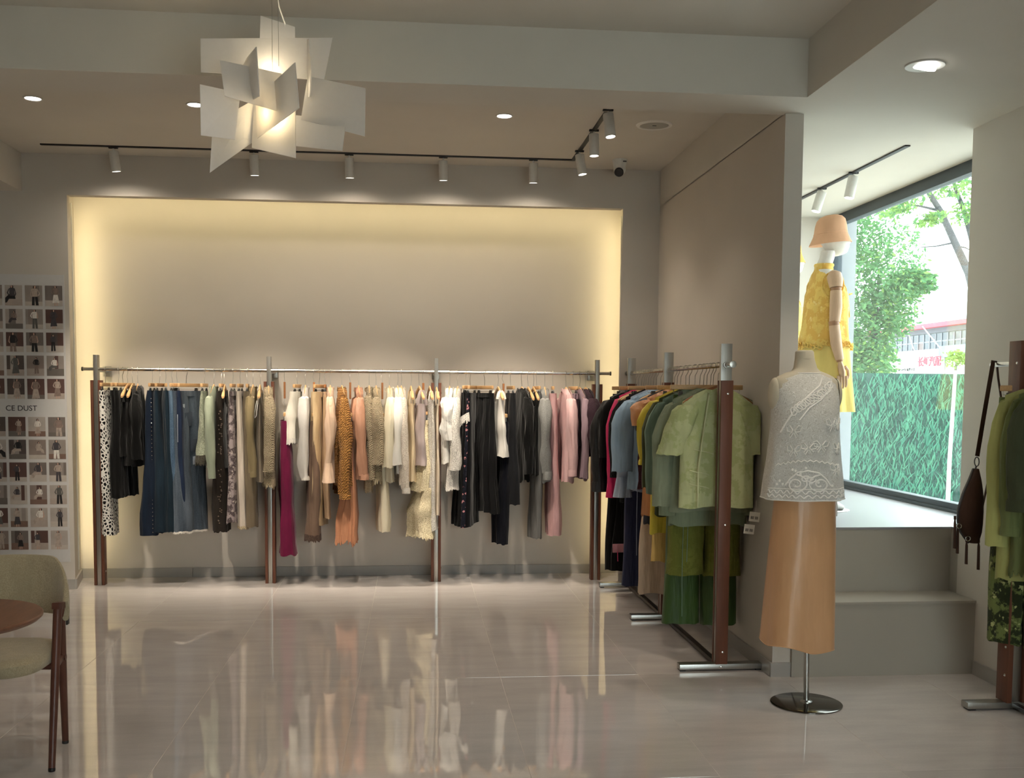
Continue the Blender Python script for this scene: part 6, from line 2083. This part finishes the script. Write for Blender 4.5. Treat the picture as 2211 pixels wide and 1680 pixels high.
# bushy street tree behind the fence
T1 = onZ(1875, 1000, -0.16)
ty = 21.0
tx = ray(1880, 840)[0] / ray(1880, 840)[1] * ty
tree = empty('street_tree', (tx, ty, -0.16))
tag(tree, 'bushy green street tree behind the grass fence', 'tree')
for (dx, dy, h, r0) in ((-0.25, 0.2, 3.2, 0.08), (0.05, 0.0, 4.2, 0.10), (0.32, 0.3, 3.4, 0.06), (-0.7, 0.1, 3.4, 0.07)):
    MB().tube([(dx * 0.6, dy, 0), (dx * 0.8, dy, h * 0.4), (dx * 1.3, dy, h * 0.75), (dx * 2.0, dy * 1.5, h)], [r0, r0 * 0.8, r0 * 0.5, r0 * 0.2], 10).build('trunk', M_BARK, tree)
bl = [((-0.8, 0, 3.9), (1.3, 1.2, 1.3)), ((0.0, 0, 4.3), (1.05, 1.1, 1.0)), ((0.35, 0, 3.4), (0.6, 0.8, 0.7)), ((-0.5, 0.2, 2.9), (1.2, 1.0, 0.8)), ((-1.4, 0.2, 4.6), (1.1, 1.0, 1.3)), ((-0.7, 0, 5.3), (1.0, 1.0, 1.2)), ((-0.15, -0.2, 2.3), (0.6, 0.6, 0.5)), ((0.85, 0, 3.95), (0.45, 0.5, 0.3)), ((-1.2, 0, 3.0), (1.0, 1.0, 0.9))]
leaves('foliage', tree, bl, 17000, 0.12, M_LEAF, 3)
leaves('foliage', tree, bl[1:4] + bl[6:8], 1500, 0.12, M_LEAF2, 4)

# leaning tree with sparse leaves at the right
ty2 = 12.0
tree2 = empty('leaning_tree', onY(2130, 1000, ty2))
tree2.location.z = -0.16
tag(tree2, 'leaning tree with a dark bare trunk and sparse leaves at the window top', 'tree')
o2 = tree2.location


def q2(x, y, d=0.0):
    return onY(x, y, ty2 + d) - o2


MB().tube([(0.15, 0, 0), q2(2120, 700), q2(2092, 590), q2(2060, 520), q2(2030, 455), q2(2008, 420), q2(1996, 380), q2(1990, 330)], [0.09, 0.06, 0.05, 0.042, 0.036, 0.03, 0.024, 0.014], 10).build('trunk', M_BARK, tree2)
MB().tube([q2(2125, 640, 0.3), q2(2098, 515, 0.3), q2(2080, 450, 0.3), q2(2062, 405, 0.3), q2(2050, 350, 0.3)], [0.045, 0.036, 0.03, 0.022, 0.012], 8).build('branch', M_BARK, tree2)
MB().tube([q2(2030, 455), q2(2000, 448), q2(1960, 440), q2(1915, 432)], [0.018, 0.014, 0.009, 0.004], 6).build('branch', M_BARK, tree2)
MB().tube([q2(2055, 525), q2(2020, 532), q2(1968, 535)], [0.014, 0.009, 0.003], 6).build('branch', M_BARK, tree2)
MB().tube([q2(2060, 530), q2(2085, 535), q2(2098, 542)], [0.01, 0.008, 0.004], 6).build('branch', M_BARK, tree2)
bl2 = [(tuple(q2(x, y, d)), (rx, 0.35, rz)) for x, y, d, rx, rz in ((1960, 425, 0, 0.24, 0.13), (2045, 395, 0.1, 0.22, 0.2), (2085, 390, 0.2, 0.2, 0.22), (1935, 450, 0, 0.18, 0.10), (2015, 370, 0, 0.3, 0.18), (2090, 455, 0.2, 0.16, 0.16), (2080, 330, 0.2, 0.4, 0.25), (1980, 350, 0, 0.4, 0.2), (2010, 470, 0.1, 0.12, 0.08))]
leaves('foliage', tree2, bl2, 1500, 0.075, M_LEAF2, 6)
leaves('foliage', tree2, bl2, 700, 0.075, M_LEAF, 7)

# sapling in front of the fence
sp = empty('sapling', (0, 0, 0))
sp.location = onY(2049, 1000, 11.0)
sp.location.z = -0.16
tag(sp, 'young sapling with a thin whitewashed trunk before the grass fence', 'tree')
a = onY(2063, 800, 11.0) - sp.location
MB().tube([(0, 0, 0), (0.006, 0, 0.9), (a.x, 0, a.z)], [0.026, 0.022, 0.018], 10).build('trunk', M_PALEBARK, sp)
MB().tube([(a.x, 0, a.z), (a.x + 0.02, 0, a.z + 0.2)], [0.016, 0.006], 8).build('trunk_tip', M_BARK, sp)
leaves('foliage', sp, [((a.x + 0.02, 0, a.z + 0.12), (0.14, 0.14, 0.10)), ((a.x - 0.03, 0, a.z + 0.17), (0.10, 0.10, 0.07)), ((a.x + 0.08, 0, a.z + 0.15), (0.11, 0.11, 0.08))], 420, 0.05, M_LEAF2, 8)

# artificial grass fence
fy = 14.0
fz = CAMH + 0.0215 * fy
M_TURF = plain('dark_green_backing', S(20, 66, 58), rough=0.9, var=0.25, nscale=3)
M_BLADE = leaf_mat('teal_grass_blades', S(44, 116, 96), S(80, 148, 118))
M_BLADE2 = leaf_mat('deep_grass_blades', S(14, 60, 50), S(26, 80, 66))
fence = empty('grass_fence', (8.0, fy, -0.16))
tag(fence, 'tall construction fence covered in artificial grass outside the window', 'fence')
for k in range(6):
    x = 3.6 + 1.5 * k
    MB().box(x - 8 + 0.006, x - 8 + 1.494, 0.0, 0.04, 0.0, fz + 0.16).build('fence_panel', M_TURF, fence, smooth=False)
r = random.Random(12)
for nm, mt, cnt in (('grass_blades', M_BLADE, 2300), ('grass_blades', M_BLADE2, 1800)):
    V, Fc = [], []
    for k in range(cnt):
        x = r.uniform(-4.3, 4.4) if r.random() < 0.35 else r.uniform(-2.6, 0.6)
        z = r.uniform(0.02, fz + 0.02)
        ln = r.uniform(0.14, 0.30)
        lean = r.uniform(-0.5, 0.5)
        crv = r.uniform(-0.5, 0.5)
        w = r.uniform(0.006, 0.012)
        base = len(V)
        for q in range(5):
            t = q / 4
            ax = x + ln * (lean * t + crv * t * t)
            az = z + ln * t * (1 - 0.25 * abs(lean))
            ww = w * (1 - t ** 2) + 0.0008
            ay = -0.006 - 0.03 * math.sin(t * 2.2)
            if az > fz + 0.155:
                az = fz + 0.155
            V += [(ax - ww, ay, az), (ax + ww, ay - 0.004, az)]
        for q in range(4):
            i = base + 2 * q
            Fc.append((i, i + 1, i + 3, i + 2))
    o = MB().add(V, Fc).build(nm, mt, fence, smooth=False)
    o['kind'] = 'stuff'

# long shop building across the street
BX = 45.0
bd = empty('shop_building', (BX, 90.0, -0.16))
tag(bd, 'long low shop building with a red roof edge and strip windows across the street', 'building')
M_RED = plain('red_roof_edge', S(168, 62, 78), rough=0.6)
M_GREYF = plain('grey_fascia', S(96, 100, 108), rough=0.7)
M_BWALL = plain('white_render', S(236, 236, 234), rough=0.8)
M_BFRAME = plain('grey_window_frame', S(122, 128, 136), rough=0.5)
M_BGLASS = plain('dark_window_glass', S(52, 62, 72), rough=0.15, var=0.25, nscale=0.4)
M_BROWN = plain('brown_curtain_glass', S(84, 60, 56), rough=0.3, var=0.25, nscale=0.5)
M_TEAL = plain('teal_sign_board', S(104, 156, 156), rough=0.6)
M_REDINK = plain('red_sign_letters', S(190, 30, 54), rough=0.5)
ref = 1990


def bz(y):
    return onX(ref, y, BX).z + 0.16


y0b, y1b = 40.0, 130.0
MB().box(0.3, 10, y0b - 90, y1b - 90, 0, bz(712)).build('wall', M_BWALL, bd, smooth=False)
MB().box(-0.8, 10.5, y0b - 91, y1b - 89, bz(712), bz(703)).build('roof_edge', M_RED, bd, smooth=False)
MB().box(0.0, 0.35, y0b - 90, y1b - 90, bz(722), bz(712)).build('fascia', M_GREYF, bd, smooth=False)
MB().box(0.15, 0.35, y0b - 90, y1b - 90, bz(741), bz(738.5)).build('window_rail', M_BFRAME, bd, smooth=False)
rw = random.Random(2)
for k in range(46):
    ya = 66.0 + 1.05 * k
    for (za, zb) in ((bz(738.5), bz(723)), (bz(756), bz(741))):
        MB().box(0.18, 0.32, ya - 90, ya + 0.93 - 90, za, zb).build('window_pane', M_BROWN if (rw.random() < 0.35 and 84 < ya < 100) else M_BGLASS, bd, smooth=False)
    MB().box(0.12, 0.33, ya + 0.93 - 90, ya + 1.05 - 90, bz(756), bz(723)).build('mullion', M_BFRAME, bd, smooth=False)
s1, s2 = onX(2037, 780, BX).y, onX(1870, 790, BX).y
sg = MB().box(-0.6, 0.1, s1 - 90, s2 - 90, bz(809), bz(757)).build('sign_board', M_BWALL, bd, smooth=False)
MB().box(-0.5, 0.1, y0b - 90, s1 - 90 - 0.1, bz(775), bz(752)).build('teal_board', M_TEAL, bd, smooth=False)
wid = onX(1982, 780, BX).y - onX(2031, 780, BX).y
hgt = bz(772) - bz(794)
mt4 = Matrix(((0, 0, -1, -0.62), (-1, 0, 0, onX(1982, 780, BX - 0.62).y - 90), (0, 1, 0, bz(793)), (0, 0, 0, 1)))
tx_ = text_mesh('sign_lettering', '长虹汽配', 1.0, M_REDINK, sg, Matrix.Identity(4), extrude=0.03, bold=0.028)
xs_ = [v.co.x for v in tx_.data.vertices]
ys_ = [v.co.y for v in tx_.data.vertices]
sxx, syy = wid / (max(xs_) - min(xs_)), hgt / (max(ys_) - min(ys_))
for v in tx_.data.vertices:
    v.co.x = (v.co.x - min(xs_)) * sxx
    v.co.y = (v.co.y - min(ys_)) * syy
tx_.matrix_local = mt4
t2 = text_mesh('sign_small_lettering', '专营 进口小车 配件大全', 1.0, M_INK, sg, Matrix.Identity(4), extrude=0.02)
xs_ = [v.co.x for v in t2.data.vertices]
ys_ = [v.co.y for v in t2.data.vertices]
wid2, h2_ = onX(1930, 795, BX).y - onX(1975, 795, BX).y, bz(794) - bz(801)
for v in t2.data.vertices:
    v.co.x = (v.co.x - min(xs_)) * wid2 / (max(xs_) - min(xs_))
    v.co.y = (v.co.y - min(ys_)) * h2_ / (max(ys_) - min(ys_))
t2.matrix_local = Matrix(((0, 0, -1, -0.62), (-1, 0, 0, onX(1930, 795, BX - 0.62).y - 90), (0, 1, 0, bz(801)), (0, 0, 0, 1)))
for (xa, ya, xb, yb) in ((1992, 705, 2032, 754), (1960, 716, 1974, 757)):
    p, q = onX(xa, ya, BX - 1.0) - bd.location, onX(xb, yb, BX - 1.0) - bd.location
    MB().tube([p, q], 0.045, 6).build('guy_cable', M_BWALL, bd)
